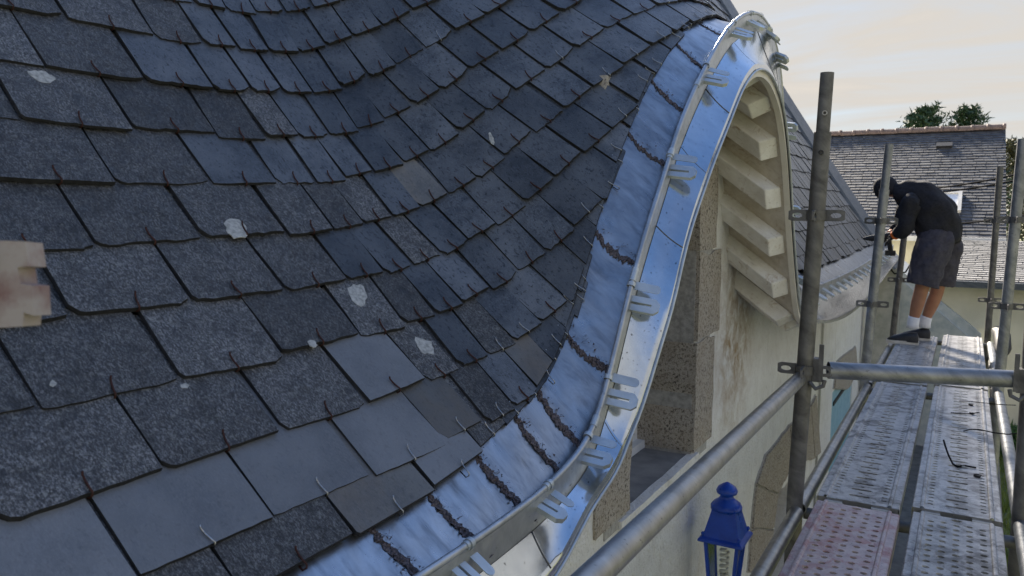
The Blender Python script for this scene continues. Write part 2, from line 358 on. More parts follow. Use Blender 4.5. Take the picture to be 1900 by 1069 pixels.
def far_slate(name, c1, c2, sc, rot):
    m, nt, p = new_mat(name)
    tcn = nt.nodes.new('ShaderNodeTexCoord'); mpn = nt.nodes.new('ShaderNodeMapping'); mpn.inputs['Scale'].default_value = (1, sc, 1); nt.links.new(tcn.outputs['UV'], mpn.inputs[0])
    b = nt.nodes.new('ShaderNodeTexBrick'); b.inputs['Color1'].default_value = (*c1, 1); b.inputs['Color2'].default_value = (*c2, 1); b.inputs['Mortar'].default_value = (.02, .022, .026, 1)
    b.inputs['Scale'].default_value = 1; b.inputs['Brick Width'].default_value = .17; b.inputs['Row Height'].default_value = .095; b.inputs['Mortar Size'].default_value = .014; b.inputs['Mortar Smooth'].default_value = .4; b.inputs['Bias'].default_value = 0
    nt.links.new(mpn.outputs[0], b.inputs['Vector'])
    c = mixc(nt, ramp(nt, noise_node(nt, pos(nt), 1.1, 5, .6), [(.35, bw(0)), (.7, bw(.5))]), b.outputs[0], tuple(k*1.7 for k in c2))
    nt.links.new(c, p.inputs['Base Color']); p.inputs['Roughness'].default_value = .5
    bump(nt, p, b.outputs['Fac'], -.6, .02); MAT[name] = m
far_slate('far_slate', (.018, .018, .020), (.125, .123, .125), 1, 0)
far_slate('far_slate_pale', (.15, .15, .155), (.22, .22, .225), 1, 0)

# ------------------------------------------------------------------ ground
GZ = -3.7
g = MB(); g.grid(lambda u, v: V((-300+600*u, -300+600*v, GZ)), 4, 4)
tag(g.build('ground', MAT['ground_grass'], origin=(0, 0, GZ)), kind='structure', label='grassy ground around the house')

g = MB(); g.grid(lambda u, v: V((-1.2+1.5*u, -6+22*v, GZ+.004)), 2, 8)
tag(g.build('path', MAT['path_cement'], origin=(-.5, 4, GZ)), kind='structure', label='grey cement path at the foot of the wall')
# ------------------------------------------------------------------ the house: roof surface
XD, YE, YS, XW = -.85, 13.3, -.9, -1.25
S0 = .265
ES = smooth_fn(spline([(-1, -.75), (1.13, -.737), (1.5, -.727), (1.7, -.71), (1.9, -.66), (2.06, -.605), (2.2, -.525), (2.3, -.42), (2.4, -.285), (2.5, -.13), (2.67, .11), (2.82, .275), (2.96, .43), (3.2, .635), (3.4, .75), (3.7, .865), (4.0, .925), (4.25, .90), (4.5, .76), (4.65, .56), (4.8, .26), (4.95, -.05), (5.1, -.29), (5.3, -.46), (5.6, -.53), (6.2, -.54), (13.6, -.52)]), .03)
BD = smooth_fn(spline([(-1, -.79), (1.25, -.777), (1.6, -.776), (1.85, -.762), (1.97, -.742), (2.1, -.70), (2.185, -.64), (2.253, -.549), (2.322, -.444), (2.434, -.265), (2.574, -.075), (2.727, .103), (2.892, .30), (3.03, .427), (3.2, .563), (3.52, .776), (3.92, .93), (4.11, .958), (4.385, .92), (4.53, .86), (4.64, .76), (4.8, .48), (4.95, .16), (5.1, -.12), (5.3, -.40), (5.6, -.565), (6.2, -.585), (13.6, -.56)]), .03)
DR = smooth_fn(spline([(-1, -.975), (1.2, -.97), (1.5, -.965), (1.79, -.935), (1.985, -.841), (2.232, -.741), (2.38, -.59), (2.46, -.45), (2.52, -.357), (2.654, -.14), (2.906, .126), (3.202, .375), (3.396, .53), (3.604, .63), (3.83, .66), (4.05, .62), (4.3, .47), (4.48, .22), (4.62, -.06), (4.8, -.36), (4.95, -.56), (5.25, -.70), (5.6, -.755), (13.6, -.73)]), .025)
def XDR(Y): return -.89+.04*sm((Y-2.25)/.35)
def ZB(Y): return -.74+.215*sm((Y-1.3)/4.2)
SC = 2.3
def P(s, Y=0):                                        # sprocketed eaves; the far end of the roof is steeper
    k = sm((Y-4.2)/1.8); M0 = .81+(1.42-.81)*k; M1 = 1.376+(1.62-1.376)*k
    t = min(max(s, 0), SC); return M0*s if s < 0 else M0*t+(M1-M0)*t*t/(2*SC)+M1*(s-t)
SM = 3.9
def G(s): return 1-sm(max(0, s-S0)/SM)
def BB(Y): return max(0, ES(Y)-ZB(Y))
_tab = [(ES(-1+.01*i), ZB(-1+.01*i)) for i in range(1461)]
def S(s, Y):
    q = min(max((Y+1)*100, 0), 1459.999); i = int(q); t = q-i
    e = _tab[i][0]*(1-t)+_tab[i+1][0]*t; b = _tab[i][1]*(1-t)+_tab[i+1][1]*t
    return b+P(s, Y)-P(S0, Y)+(e-b)*G(s)
def SP(s, Y): return V((XD-s, Y, S(s, Y)))
def SN(s, Y):
    e = 2e-3; zs = (S(s+e, Y)-S(s-e, Y))/(2*e); zy = (S(s, Y+e)-S(s, Y-e))/(2*e)
    return V((zs, -zy, 1)).normalized()
SR = 4.0                                    # ridge
house = empty('stone_house', (-3, 6, GZ), 'white plastered stone house with slate roof swept up over a curved dormer', 'house')
ys = [YS]+[YS+.06*i for i in range(1, int((YE-YS)/.06)+1)]+[YE]
ss = [.29, .36, .45, .6, .8, 1.0, 1.3, 1.6, 2, 2.5, 3, 3.5, SR]
rf = MB(); n = len(ss)
rf.add([SP(s, y)-V((0, 0, .022)) for y in ys for s in ss], [(i*n+j, (i+1)*n+j, (i+1)*n+j+1, i*n+j+1) for i in range(len(ys)-1) for j in range(n-1)])
zr = S(SR, 6)
# back slope of the roof
zr0, zr = S(SR, YS), S(SR, YE)
rf.add([V((XD-SR, YS, zr0)), V((XD-SR, YE, zr)), V((XD-2*SR, YE, zr-SR*1.4)), V((XD-2*SR, YS, zr-SR*1.4))], [(0, 1, 2, 3)])
roof = rf.build('roof', MAT['underlay'], house, smooth='all')

# ------------------------------------------------------------------ slates
DRr = .142
def r_of(k): return .275 if k == 0 else .357+DRr*(k-1)
def row_s(r, Y):
    b = BB(Y); return r-.5*(b**.85 if b > 0 else 0)
WT = lerp_tab([(0, .31), (1.62, .29), (1.74, .17), (1.92, .125), (2.32, .122), (2.5, .145), (2.7, .165), (2.95, .19), (3.3, .205), (4.4, .19), (4.9, .15), (5.4, .17), (6.5, .2), (13, .2)])
_us = [0.0]; _ystep = .01; _yy = YS
for i in range(int((YE-YS)/_ystep)):
    Y = YS+i*_ystep
    a, b = SP(max(.0, row_s(1.0, Y)), Y), SP(max(.0, row_s(1.0, Y+_ystep)), Y+_ystep)
    _us.append(_us[-1]+(b-a).length/WT(Y))
def Y_of_u(u):
    lo, hi = 0, len(_us)-1
    if u <= 0: return YS
    if u >= _us[-1]: return YE
    while hi-lo > 1:
        m = (lo+hi)//2
        if _us[m] < u: lo = m
        else: hi = m
    return YS+_ystep*(lo+(u-_us[lo])/(_us[hi]-_us[lo]))
def clip_x(poly, xmax):
    out = []
    for i, a in enumerate(poly):
        b = poly[(i+1) % len(poly)]
        ia, ib = a[0].x <= xmax, b[0].x <= xmax
        if ia: out.append(a)
        if ia != ib:
            t = (xmax-a[0].x)/(b[0].x-a[0].x); out.append((a[0].lerp(b[0], t), a[1]))
    return out
NEW = [(90, 1020), (340, 960), (565, 865), (725, 790), (720, 660), (835, 845)]
BROWN = [(955, 665), (720, 920), (830, 735), (790, 335)]
pick = {}
slates = []; hooks = []
EDGE = .262
nrows = 28
cent = {}
for k in range(nrows):
    for j in range(int(_us[-1])+2):
        Ym = Y_of_u(j-.5*(k % 2)+.5); q = row_s((r_of(k)+r_of(k+1))/2, Ym)
        if q > .2 and Ym < 4: cent[(k, j)] = proj(SP(q, Ym))
near = lambda L_: set(min(cent, key=lambda kj: (cent[kj][0]-q[0])**2+(cent[kj][1]-q[1])**2) for q in L_)
PICKN, PICKB = near(NEW), near(BROWN)-near(NEW)
rr = random.Random(5)
for k in range(nrows):
    r = r_of(k)
    for j in range(int(_us[-1])+2):
        u0 = j-.5*(k % 2); u1 = u0+1
        jit = rr.uniform(-.07, .07)
        Y0, Y1 = Y_of_u(u0+rr.uniform(-.03, .03)), Y_of_u(u1)
        if Y1-Y0 < .02 or Y0 < YS+.02: continue
        s0, s1 = row_s(r, Y0), row_s(r, Y1)
        if max(s0, s1) < .06 or min(s0, s1) > SR-.1: continue
        jr = rr.uniform(-.006, .006)
        A, B = SP(max(s0, -.3)+jr, Y0), SP(max(s1, -.3)+jr+rr.uniform(-.006, .006), Y1)
        Ym = (Y0+Y1)/2; sm_ = row_s(r, Ym)
        nrm = SN(max(sm_, .02), Ym)
        t = (B-A); wd = t.length; t.normalize()
        upd = nrm.cross(t).normalized()
        if upd.x > 0: upd = -upd
        exq = (SP(max(row_s(r_of(max(k, 1)+1)-r_of(max(k, 1))+r, Ym), .02), Ym)-SP(max(sm_, .02), Ym)).length
        Ln = min(.46, max(.27, exq*2.05))
        M = (A+B)/2
        Hd = M+upd*Ln; sh = XD-Hd.x
        if sh > SR: sh = SR
        Hd.z = S(max(sh, 0), Hd.y); 
        th = rr.uniform(.008, .012)
        tail = .026+rr.uniform(-.003, .007)
        A2, B2 = A+nrm*tail, B+nrm*tail
        M2 = (A2+B2)/2; upd = (Hd+nrm*.003-M2); upd = (upd-t*upd.dot(t)).normalized(); nn = t.cross(upd).normalized()
        if nn.z < 0: nn = -nn
        gap = rr.uniform(.009, .017); wv = wd-gap
        # outline in local x (along the row), y (up the slope): ragged tail, clipped corner on the near side
        pr = proj(M2+upd*.05)
        inview = -260 < pr[0] < 2050 and -260 < pr[1] < 1200
        big = inview and Ym < 4.4
        pts = []
        nb = 11 if big else 3
        rag = rr.choice([.0012, .002, .0035]) 
        skew = rr.uniform(-.006, .006)
        ch = rr.uniform(.008, .03) if rr.random() < .6 else .003
        isnew = (k, j) in PICKN; isbr = (k, j) in PICKB
        if isnew: rag = .0012; ch = .002
        for i in range(nb+1):
            f = i/nb; x = gap/2+wv*f
            y = skew*(f-.5)+rr.uniform(-rag, rag)
            if i == 0: y += ch
            pts.append((x, y))
        if ch > .004: pts.insert(1, (gap/2+ch*.55, .002+rr.uniform(0, .002)))
        if big and rr.random() < .16 and not isnew:       # a broken-off corner on the far side
            c0 = rr.uniform(.012, .035); pts[-1] = (pts[-1][0], pts[-1][1]+c0*rr.uniform(.4, .9)); pts.insert(-1, (gap/2+wv-c0*1.2, pts[-2][1]+.004))
            pts = [q for i, q in enumerate(pts) if not (i > 1 and i < len(pts)-2 and q[0] > gap/2+wv-c0*1.2)]
        nsd = 3 if big else 1
        for i in range(1, nsd+1): pts.append((gap/2+wv+rr.uniform(-.0015, .0015), Ln*i/(nsd+1)))
        pts += [(gap/2+wv, Ln), (gap/2, Ln)]
        for i in range(nsd, 0, -1): pts.append((gap/2+rr.uniform(-.0015, .0015), Ln*i/(nsd+1)))
        P3 = [(A2+t*x+upd*y, (x, y)) for x, y in pts]
        P3 = clip_x(P3, XD-EDGE-rr.uniform(-.012, .010))
        if len(P3) < 3: continue
        poly = [q[0] for q in P3]
        c = sum(poly, V())/len(poly)
        if max((q-c).length for q in poly) < .035: continue
        kind = 'slate_new' if isnew else 'slate_brown' if isbr else ('slate_worn' if (Ym > 1.75+.5*rr.random()-(.25 if sm_ > .9 else 0)) else 'slate_old')
        if kind == 'slate_worn' and rr.random() < .02: kind = 'slate_brown'
        pw = [proj(q) for q in poly]
        vis = [q for q in pw if -30 < q[0] < 1930 and -30 < q[1] < 1100]
        area = 0
        if vis and Ym < 4.3:
            lo = [proj(q[0]) for q in P3 if q[1][1] < DRr*1.9]
            if len(lo) > 1: area = (max(q[0] for q in lo)-min(q[0] for q in lo))*1.0
        slates.append(dict(poly=poly, n=nn, th=th, kind=kind, tone=(.45+.3*rr.random() if isnew else rr.random()), area=area, c=c))
        mx_ = A2+t*(wd*.5+jit*.3*wd)
        tail_pt = mx_+upd*0
        if tail_pt.x > XD-EDGE+.03: 
            # cut slate: hook on its clipped edge
            low = max(poly, key=lambda q: q.x-.3*q.z); e2 = [q for q in poly if q.x > XD-EDGE-.02]
            tail_pt = sum(e2, V())/len(e2) if e2 else low
        hooks.append(dict(p=tail_pt, up=upd, n=nn, t=t, th=th, shiny=(tail_pt.x > XD-.40 and Ym > 1.35 and rr.random() < .9) or (isnew and rr.random() < .5) or (Ym > 2.4 and rr.random() < .06), area=area, lean=rr.uniform(-.25, .25)))
def slate_mesh(mb, d):
    po, nrm = d['poly'], d['n']; k = len(po)
    cc = (po[1]-po[0]).cross(po[2]-po[0])
    tot = sum(((po[i]-po[0]).cross(po[(i+1) % k]-po[0]) for i in range(1, k-1)), V())
    if tot.dot(nrm) < 0: po = po[::-1]
    c0 = sum(po, V())/k
    lowp = [q-nrm*d['th']-(q-c0).normalized()*-.0015 for q in po]
    topi = [q for q in po]
    mb.mi = {'slate_old': 0, 'slate_worn': 1, 'slate_new': 2, 'slate_brown': 3}[d['kind']]
    b = len(mb.f)
    mb.add(topi, [tuple(range(k))]); mb.mi = 4
    mb.add(topi+lowp, [tuple(range(2*k-1, k-1, -1))]+[(i, k+i, k+(i+1) % k, (i+1) % k) for i in range(k)])
    return len(mb.f)-b
SL = [MAT['slate_old'], MAT['slate_worn'], MAT['slate_new'], MAT['slate_brown'], MAT['edge_dark']]
slates_sorted = sorted(range(len(slates)), key=lambda i: -slates[i]['area'])
ind = set(i for i in slates_sorted[:300] if slates[i]['area'] > 0)
rest = MB(); tones = []
for i, d in enumerate(slates):
    if i in ind:
        mb = MB(); kf = slate_mesh(mb, d); mi = mb.m[0]; mb.m = [0]+[1]*(len(mb.f)-1)
        d['obj'] = mb.build('slate', [SL[mi], SL[4]], roof, attrs=[d['tone']]*kf, origin=d['c'])
    else:
        kf = slate_mesh(rest, d); tones += [d['tone']]*kf
tag(rest.build('slate_courses', SL, roof, attrs=tones), kind='stuff')
bvh_v, bvh_f = [], []
for d in slates:
    if d['area'] > 0:
        b = len(bvh_v); bvh_v += d['poly']; bvh_f.append(tuple(range(b, b+len(d['poly']))))
bvh = BVHTree.FromPolygons(bvh_v, bvh_f)
def hook_mesh(mb, h):
    p, up, n_, t = h['p'], h['up'], h['n'], h['t']; a = up*math.cos(h['lean'])+t*math.sin(h['lean'])
    lw = .0023 if not h['shiny'] else .0018
    o = p+n_*.0012
    path = [p-n_*(h['th']+.004)+up*.02, p-n_*(h['th']+.003)-up*.003, p-n_*.002-up*.0065, o+n_*.0035-up*.003, o+n_*.002+a*.012, o+n_*.0018+a*.024, o+n_*.004+a*.036, o+n_*.009+a*.041]
    mb.tube(path, lw, 5)
hs = sorted(range(len(hooks)), key=lambda i: -hooks[i]['area']); hind = set(i for i in hs[:300] if hooks[i]['area'] > 0)
hr = MB()
for i, h in enumerate(hooks):
    if i in hind:
        mb = MB(); hook_mesh(mb, h); mb.build('slate_hook', MAT['steel_wire'] if h['shiny'] else MAT['rust'], roof, smooth='all')
    elif h['p'].y < 6: hr.mi = 1 if h['shiny'] else 0; hook_mesh(hr, h)
tag(hr.build('slate_hooks', [MAT['rust'], MAT['steel_wire']], roof, smooth='all'), kind='stuff')
# pale lichen patches
for (x, y, a, b_, rot) in ((77, 142, 24, 10, .35), (438, 426, 24, 17, .45), (663, 547, 19, 16, .9), (788, 642, 20, 12, .75), (580, 638, 9, 6, .5), (912, 258, 4, 12, -.3), (98, 712, 6, 6, 0), (343, 716, 8, 5, 0)):
    pl = []
    for i in range(18):
        g_ = 2*math.pi*i/18; rj = 1+.22*mnoise.noise(V((x*.3+math.cos(g_)*1.5, y*.3+math.sin(g_)*1.5, 0)))+RNG.uniform(-.16, .16)
        ex, ey = a*math.cos(g_)*rj, b_*math.sin(g_)*rj
        q = ray(x+ex*math.cos(rot)-ey*math.sin(rot), y+ex*math.sin(rot)+ey*math.cos(rot))
        hit = bvh.ray_cast(V((0, 0, 0)), ray(x, y).normalized())
        if hit[0] is not None: pl.append((q*(hit[0].dot(hit[1])/q.dot(hit[1])), hit[1]))
    if len(pl) > 8:
        nn = pl[0][1]; nn = nn if nn.z > 0 else -nn; q0 = max((q for q, _ in pl), key=lambda q: q.dot(nn)).dot(nn)
        top = [q+nn*.0009 for q, _ in pl]; mb = MB(); k = len(top); c = sum(top, V())/k+nn*.0004
        mb.add(top+[c]+[q-nn*.003 for q in top], [(i, (i+1) % k, k) for i in range(k)]+[(i, k+1+i, k+1+(i+1) % k, (i+1) % k) for i in range(k)])
        mb.build('lichen_patch', MAT['lichen'], roof)

# ------------------------------------------------------------------ gutter: tray, upstand, bead, apron, brackets
SB = .10
gut = empty('gutter', (XD, 4, -1), None); gut.parent = house; gut.location = V((XD, 4, -1))-world_loc(house)
def TF(Y): return BD(Y)-.078                       # foot of the upstand
def tray_pt(f, Y):                                  # f: 0 at the upstand, 1 under the slates
    s = SB+(.36-SB)*f
    za = TF(Y); zb_ = S(S0, Y)-.002
    fs = (s-SB)/(S0-SB)
    return V((XD-s, Y, za+(zb_-za)*fs-(.0035 if f > .9 else 0)))
laps = [-.9, -.4, .1, .55, .95, 1.319, 1.537, 1.766, 1.978, 2.11, 2.301, 2.525, 2.814, 3.028, 3.286, 3.6, 4.0, 4.4, 4.65, 4.85, 5.1, 5.5]+[6.2+.9*i for i in range(8)]+[13.32]
for a, b in zip(laps, laps[1:]):
    mb = MB(); nv = max(4, int((b-a)/.04)); sd_ = RNG.uniform(0, 50)
    def fn(u, v, a=a, b=b, sd_=sd_):
        Y = a+(b+.012-a)*v; p_ = tray_pt(u, Y)
        z = .0045*mnoise.noise(V((u*5, Y*9, sd_)))+.003*mnoise.noise(V((u*11, Y*22, sd_+9)))
        p_.z += .002+.004*v+z
        return p_
    mb.grid(fn, 10, nv)
    mb.build('tray_sheet', MAT['zinc_tray'], gut, smooth='all')
for Yl in laps[1:-1]:
    if Yl > 5.2: continue
    mb = MB(); rl = random.Random(int(Yl*1000)); nl = 46
    dens = 1.0 if Yl < 2.4 else .6
    prof = []
    for i in range(nl+1):
        f = .02+.93*i/nl; yc = Yl+.006*mnoise.noise(V((i*.35, Yl*7, 0)))+.012*math.sin(i*.11+Yl)
        row = []
        hw = (.006 if Yl > 2.2 else .011)*(1+.5*mnoise.noise(V((i*.5, Yl, 4))))
        for j in range(6):
            q = (j/5-.5)*2; Y = yc+hw*q+rl.uniform(-.006, .006)
            p_ = tray_pt(f, Y); nn = SN(.2, Y)
            row.append(p_+nn*(.004+(1-q*q)*.003*dens+rl.uniform(0, .008)*(1-abs(q)*.6)*dens))
        prof.append(row)
    mb.add([q for r_ in prof for q in r_], [(i*6+j, (i+1)*6+j, (i+1)*6+j+1, i*6+j+1) for i in range(nl) for j in range(5)])
    for _ in range(int(130*dens)):                       # frayed scraps of the sealing strip
        f = rl.uniform(.02, .95); Y = Yl+rl.uniform(-.02, .024); p_ = tray_pt(f, Y)+SN(.2, Y)*rl.uniform(.004, .010)
        d1 = V((rl.uniform(-1, 1), rl.uniform(-1, 1), rl.uniform(-.2, .6))).normalized()*rl.uniform(.006, .014); d2 = V((rl.uniform(-1, 1), rl.uniform(-1, 1), rl.uniform(-.3, .3)))*.004
        mb.add([p_, p_+d1+d2, p_+d1*.6-d2], [(0, 1, 2)])
    mb.build('lap_seal', MAT['bitumen'], gut)
# upstand and bead, in sheets that follow the same curve
joints = [-.9, .3, 1.15, 1.45, 1.845, 2.16, 2.46, 2.80, 3.10, 3.52, 3.95, 4.3, 4.6, 5.0, 5.6, 7.4, 9.4, 11.4, 13.32]
def bead_pt(Y): return V((XD-SB-.004, Y, BD(Y)))
for a, b in zip(joints, joints[1:]):
    k = max(6, int((b-a)/.03)); yy = [a+(b-a)*i/k for i in range(k+1)]
    mb = MB()
    vs_ = []
    for Y in yy:
        vs_ += [V((XD-SB, Y, TF(Y)-.012)), V((XD-SB+.001, Y, BD(Y)-.004)), V((XD-SB-.003, Y, TF(Y)-.012)), V((XD-SB-.002, Y, BD(Y)-.004))]
    mb.add(vs_, [(4*i, 4*i+4, 4*i+5, 4*i+1) for i in range(k)]+[(4*i+2, 4*i+3, 4*i+7, 4*i+6) for i in range(k)])
    mb.build('upstand_sheet', MAT['zinc_bead'], gut, smooth='all')
    mb = MB(); ov = .014
    mb.tube([bead_pt(a-.001)]+[bead_pt(Y) for Y in yy[1:-1]]+[bead_pt(b)], .0095, 12)
    bo = mb.build('bead', MAT['zinc_bead'], gut, smooth=True)
    if a > .2 and a < 9: 
        mb = MB(); mb.pipe(bead_pt(a-.012), bead_pt(a+.016), .0118, .0095, 16); mb.build('bead_sleeve', MAT['zinc_bracket'], gut, smooth=True)
# apron sheets
apj = [-.9, .5, 1.25, 1.75, 2.225, 2.654, 2.906, 3.202, 3.61, 4.05, 4.45, 4.8, 5.3, 6.6, 8.2, 9.8, 11.5, 13.32]
def ap_top(Y): return V((XD-SB+.002, Y, TF(Y)-.010))
def drip(Y): return V((XDR(Y), Y, DR(Y)))
for i_, (a, b) in enumerate(zip(apj, apj[1:])):
    k = max(6, int((b-a)/.035)); mb = MB(); lift = .0016*(i_ % 2)
    def fn(u, v, a=a, b=b):
        Y = a+(b+.006-a)*v; A_, D_ = ap_top(Y), drip(Y)
        if u <= .8: p_ = A_.lerp(D_, u/.8); p_.z -= .006*math.sin(math.pi*u/.8)
        else: p_ = D_+V((.003*(u-.8)/.2, 0, -.022*(u-.8)/.2))
        p_.z += lift+.002*v
        return p_
    mb.grid(fn, 10, k)
    ao = mb.build('apron_sheet', MAT['zinc_apron'], gut, smooth=True)
    if 1 < a < 5.2:
        mb = MB(); mb.tube([fn(u, 0)+V((0, 0, .001)) for u in (0, .2, .4, .6, .8)], .0022, 6); mb.build('apron_seam', MAT['steel_dark'], gut, smooth='all')
# brackets: ring round the bead, flat tongue and a folded strap over the apron
def strap(mb, pts, wdir, wd, th):
    wdir = V(wdir).normalized(); n = len(pts); vs_ = []
    for i, q in enumerate(pts):
        tt = (V(pts[min(i+1, n-1)])-V(pts[max(i-1, 0)])).normalized(); nn = tt.cross(wdir).normalized()
        for a_, b_ in ((-1, -1), (1, -1), (1, 1), (-1, 1)): vs_.append(V(q)+wdir*(wd/2*a_)+nn*(th/2*b_))
    fs = [(4*i+k, 4*i+(k+1) % 4, 4*i+4+(k+1) % 4, 4*i+4+k) for i in range(n-1) for k in range(4)]+[(3, 2, 1, 0), tuple(4*(n-1)+k for k in range(4))]
    mb.add(vs_, fs)
def bracket(Y, sc=1.25):
    e = .01
    tan = (bead_pt(Y+e)-bead_pt(Y-e)).normalized()
    ap = (drip(Y)-ap_top(Y)); apn = ap.normalized()
    outd = (apn*.7+V((1, 0, .0))*.6).normalized(); outd = (outd-tan*outd.dot(tan)).normalized()
    nrm = tan.cross(outd); nrm = nrm if nrm.z > 0 else -nrm
    br = empty('bracket', bead_pt(Y)); br.parent = gut; br.location = bead_pt(Y)-world_loc(gut)
    o = bead_pt(Y)
    mb = MB(); n_ = 18; ring = []
    for i in range(n_+1):
        g_ = R(-60)+R(300)*i/n_; ring.append(o+(outd*math.cos(g_)+nrm*math.sin(g_))*.0135)
    strap(mb, ring, tan, .014, .002)
    d_ = br
    c_ = mb.build('clip', MAT['zinc_bracket'], None, smooth=True)
    def par(ob):
        wl = V(ob.location); ob.parent = br; ob.location = wl-world_loc(br)
    par(c_)
    # tongue
    base = o+tan*.012-nrm*.022
    mb = MB(); wv, ln = .030, .085*sc
    ol = [(-.01, -wv/2), (ln-wv/2, -wv/2)]+[(ln-wv/2+wv/2*math.cos(R(a_)), wv/2*math.sin(R(a_))) for a_ in range(-75, 90, 15)]+[(ln-wv/2, wv/2), (-.01, wv/2)]
    mb.slab(ol, [], base, outd, tan, .0025); par(mb.build('tongue', MAT['zinc_bracket']))
    # folded strap: two flat bars joined by a chamfered nose, edges turned down
    c0 = o-tan*.052-nrm*.024; ln = .092*sc; h_ = .027
    ol = [(-.005, -h_), (ln-.015, -h_), (ln, -.013), (ln, .013), (ln-.015, h_), (-.005, h_), (-.005, .0045), (ln-.026, .0045), (ln-.026, -.0045), (-.005, -.0045)]
    mb = MB(); mb.slab(ol, [], c0, (outd+nrm*.06).normalized(), tan, .015); par(mb.build('strap', MAT['zinc_bracket']))
for Y in (.7, 1.08, 1.457, 1.855, 2.115, 2.26, 2.44, 2.80, 3.22, 3.62, 3.9, 4.12, 4.34, 4.58, 4.82, 5.05, 5.35): bracket(Y, 1.0 if Y < 2.2 else 1.15)
for i in range(18): bracket(5.75+.4*i, 1.4)

# ------------------------------------------------------------------ soffit, rafters, fascia
OV = .37
def sof(Y, x):                                        # underside of the overhang, x: 0 at the drip, 1 at the wall
    X = XDR(Y)-.03+(XW-.06-XDR(Y)+.03)*x
    return V((X, Y, DR(Y)-.052+.74*(XDR(Y)-.03-X)))
mb = MB(); k = 150; mb.grid(lambda u, v: sof(1.3+4.2*v, u), 3, k)
so_ = mb.build('soffit', MAT['soffit_board'], house, smooth='all')
# rafter tails, square to the curve
acc, last, raf = 0, sof(1.5, 0), []
Y = 1.5
while Y < 5.4:
    Y += .005; q = sof(Y, 0); acc += (q-last).length; last = q
    if acc > .30: acc = 0; raf.append(Y)
for i, Y in enumerate(raf):
    q0, q1 = sof(Y, .05), sof(Y, 1.0); d = (q1-q0)
    tn = (sof(Y+.01, 0)-sof(Y-.01, 0)).normalized(); ax = d.normalized(); nn = ax.cross(tn).normalized(); nn = nn if nn.z < 0 else -nn
    mb = MB(); wv, hh = .12, .10
    vs_ = []
    for q, cut in ((q0, .045), (q1, 0)):
        for a_, b_ in ((-1, 0), (1, 0), (1, 1), (-1, 1)): vs_.append(q+tn*(a_*wv/2)+nn*(b_*hh-.002)+ax*(cut*b_))
    mb.add(vs_, [(0, 1, 2, 3), (7, 6, 5, 4), (0, 4, 5, 1), (1, 5, 6, 2), (2, 6, 7, 3), (3, 7, 4, 0)])
    ro = mb.build('rafter_tail', MAT['rafter_paint'], so_)
    bv = ro.modifiers.new('bevel', 'BEVEL'); bv.width = .006; bv.segments = 2
mb = MB(); mb.grid(lambda u, v: V((XDR(1.2+4.3*v)-.006-.018*(u > .5 and 1 or 0)*0, 1.2+4.3*v, DR(1.2+4.3*v)-.014-.045*u)), 1, 150)
mb.grid(lambda u, v: V((XDR(1.2+4.3*v)-.006-.03*u, 1.2+4.3*v, DR(1.2+4.3*v)-.059+.004*u)), 1, 150)
mb.build('fascia', MAT['cream_board'], house, smooth=True)
mb = MB(); mb.tube([drip(1.6+.035*i)+V((.006, 0, -.028)) for i in range(102)], .0055, 8); mb.build('fascia_trim', MAT['zinc_bracket'], house, smooth='all')

# ------------------------------------------------------------------ front wall with openings
WY0, WY1, WZ0 = 3.19, 4.185, -1.405              # dormer window
def wall_top(Y): q = sof(Y, 1); return q.z+.03 if 1.3 < Y < 5.5 else (DR(Y)-.04+.28)
wl = [(YS+.05, GZ), (YE-.05, GZ)]+[(y, wall_top(y)) for y in [YE-.05-(YE-YS-.1)*i/180 for i in range(181)]]
def rough(pts, amp, sd_, n_=8):
    o_ = []
    for i, a_ in enumerate(pts):
        b_ = pts[(i+1) % len(pts)]
        for k_ in range(n_):
            f = k_/n_; x, y = a_[0]+(b_[0]-a_[0])*f, a_[1]+(b_[1]-a_[1])*f
            nx = mnoise.noise(V((x*6, y*6, sd_))); ny = mnoise.noise(V((x*6+31, y*6, sd_)))
            o_.append((x+nx*amp, y+ny*amp))
    return o_
win = [(WY0, WZ0), (WY1, WZ0), (WY1, .30), (WY0, .30)]
gA = pX(1440, 915, XW); gB = pX(1490, 872, XW); 
dY0 = pX(1432, 1000, XW).y
low = [(dY0, GZ+.02), (dY0+1.15, GZ+.02), (dY0+1.15, gB.z-.02), (dY0+.85, gB.z+.14), (dY0+.45, gB.z+.12), (dY0+.12, gA.z+.02)]
sh_a = pX(1541, 800, XW); sh_b = pX(1572, 800, XW); sh_t = pX(1545, 728, XW)
dor = [(sh_a.y, GZ+.02), (sh_b.y+.3, GZ+.02), (sh_b.y+.3, sh_t.z), (sh_a.y, sh_t.z)]
wm = MB(); wm.slab(wl, [win, low, dor], (XW, 0, 0), (0, 1, 0), (0, 0, 1), .45)
wall = wm.build('front_wall', MAT['plaster'], house)
bk = MB(); bk.box((XW-3.6, (YS+YE)/2, (GZ-.9)/2), (.4, YE-YS-.1, -GZ-.9)); bk.box((XW-.9, YE-.2, (GZ-.75)/2), (.8, .4, -GZ-.75)); bk.build('rear_wall', MAT['plaster'], house)
for Yg in (YS+.12, YE-.12):
    mb = MB(); mb.slab([(XW-.46, GZ), (XW-.46, -.55), (XD-SR, zr-.12), (XD-2*SR+.6, -.9), (XD-2*SR+.6, GZ)], [], (0, Yg+.12, 0), (1, 0, 0), (0, 0, 1), -.24); mb.build('gable_wall', MAT['plaster'], house)
def stone(name, Y0, Y1, Z0, Z1, sd_, proud=.012, depth=.40, parent=wall, amp=.018, mat='granite'):
    pts = rough([(Y0, Z0), (Y1, Z0), (Y1, Z1), (Y0, Z1)], amp, sd_, 7)
    m_ = MB(); m_.slab(pts, [], (XW+proud, 0, 0), (0, 1, 0), (0, 0, 1), depth)
    cx, cy = (Y0+Y1)/2, (Z0+Z1)/2
    return m_
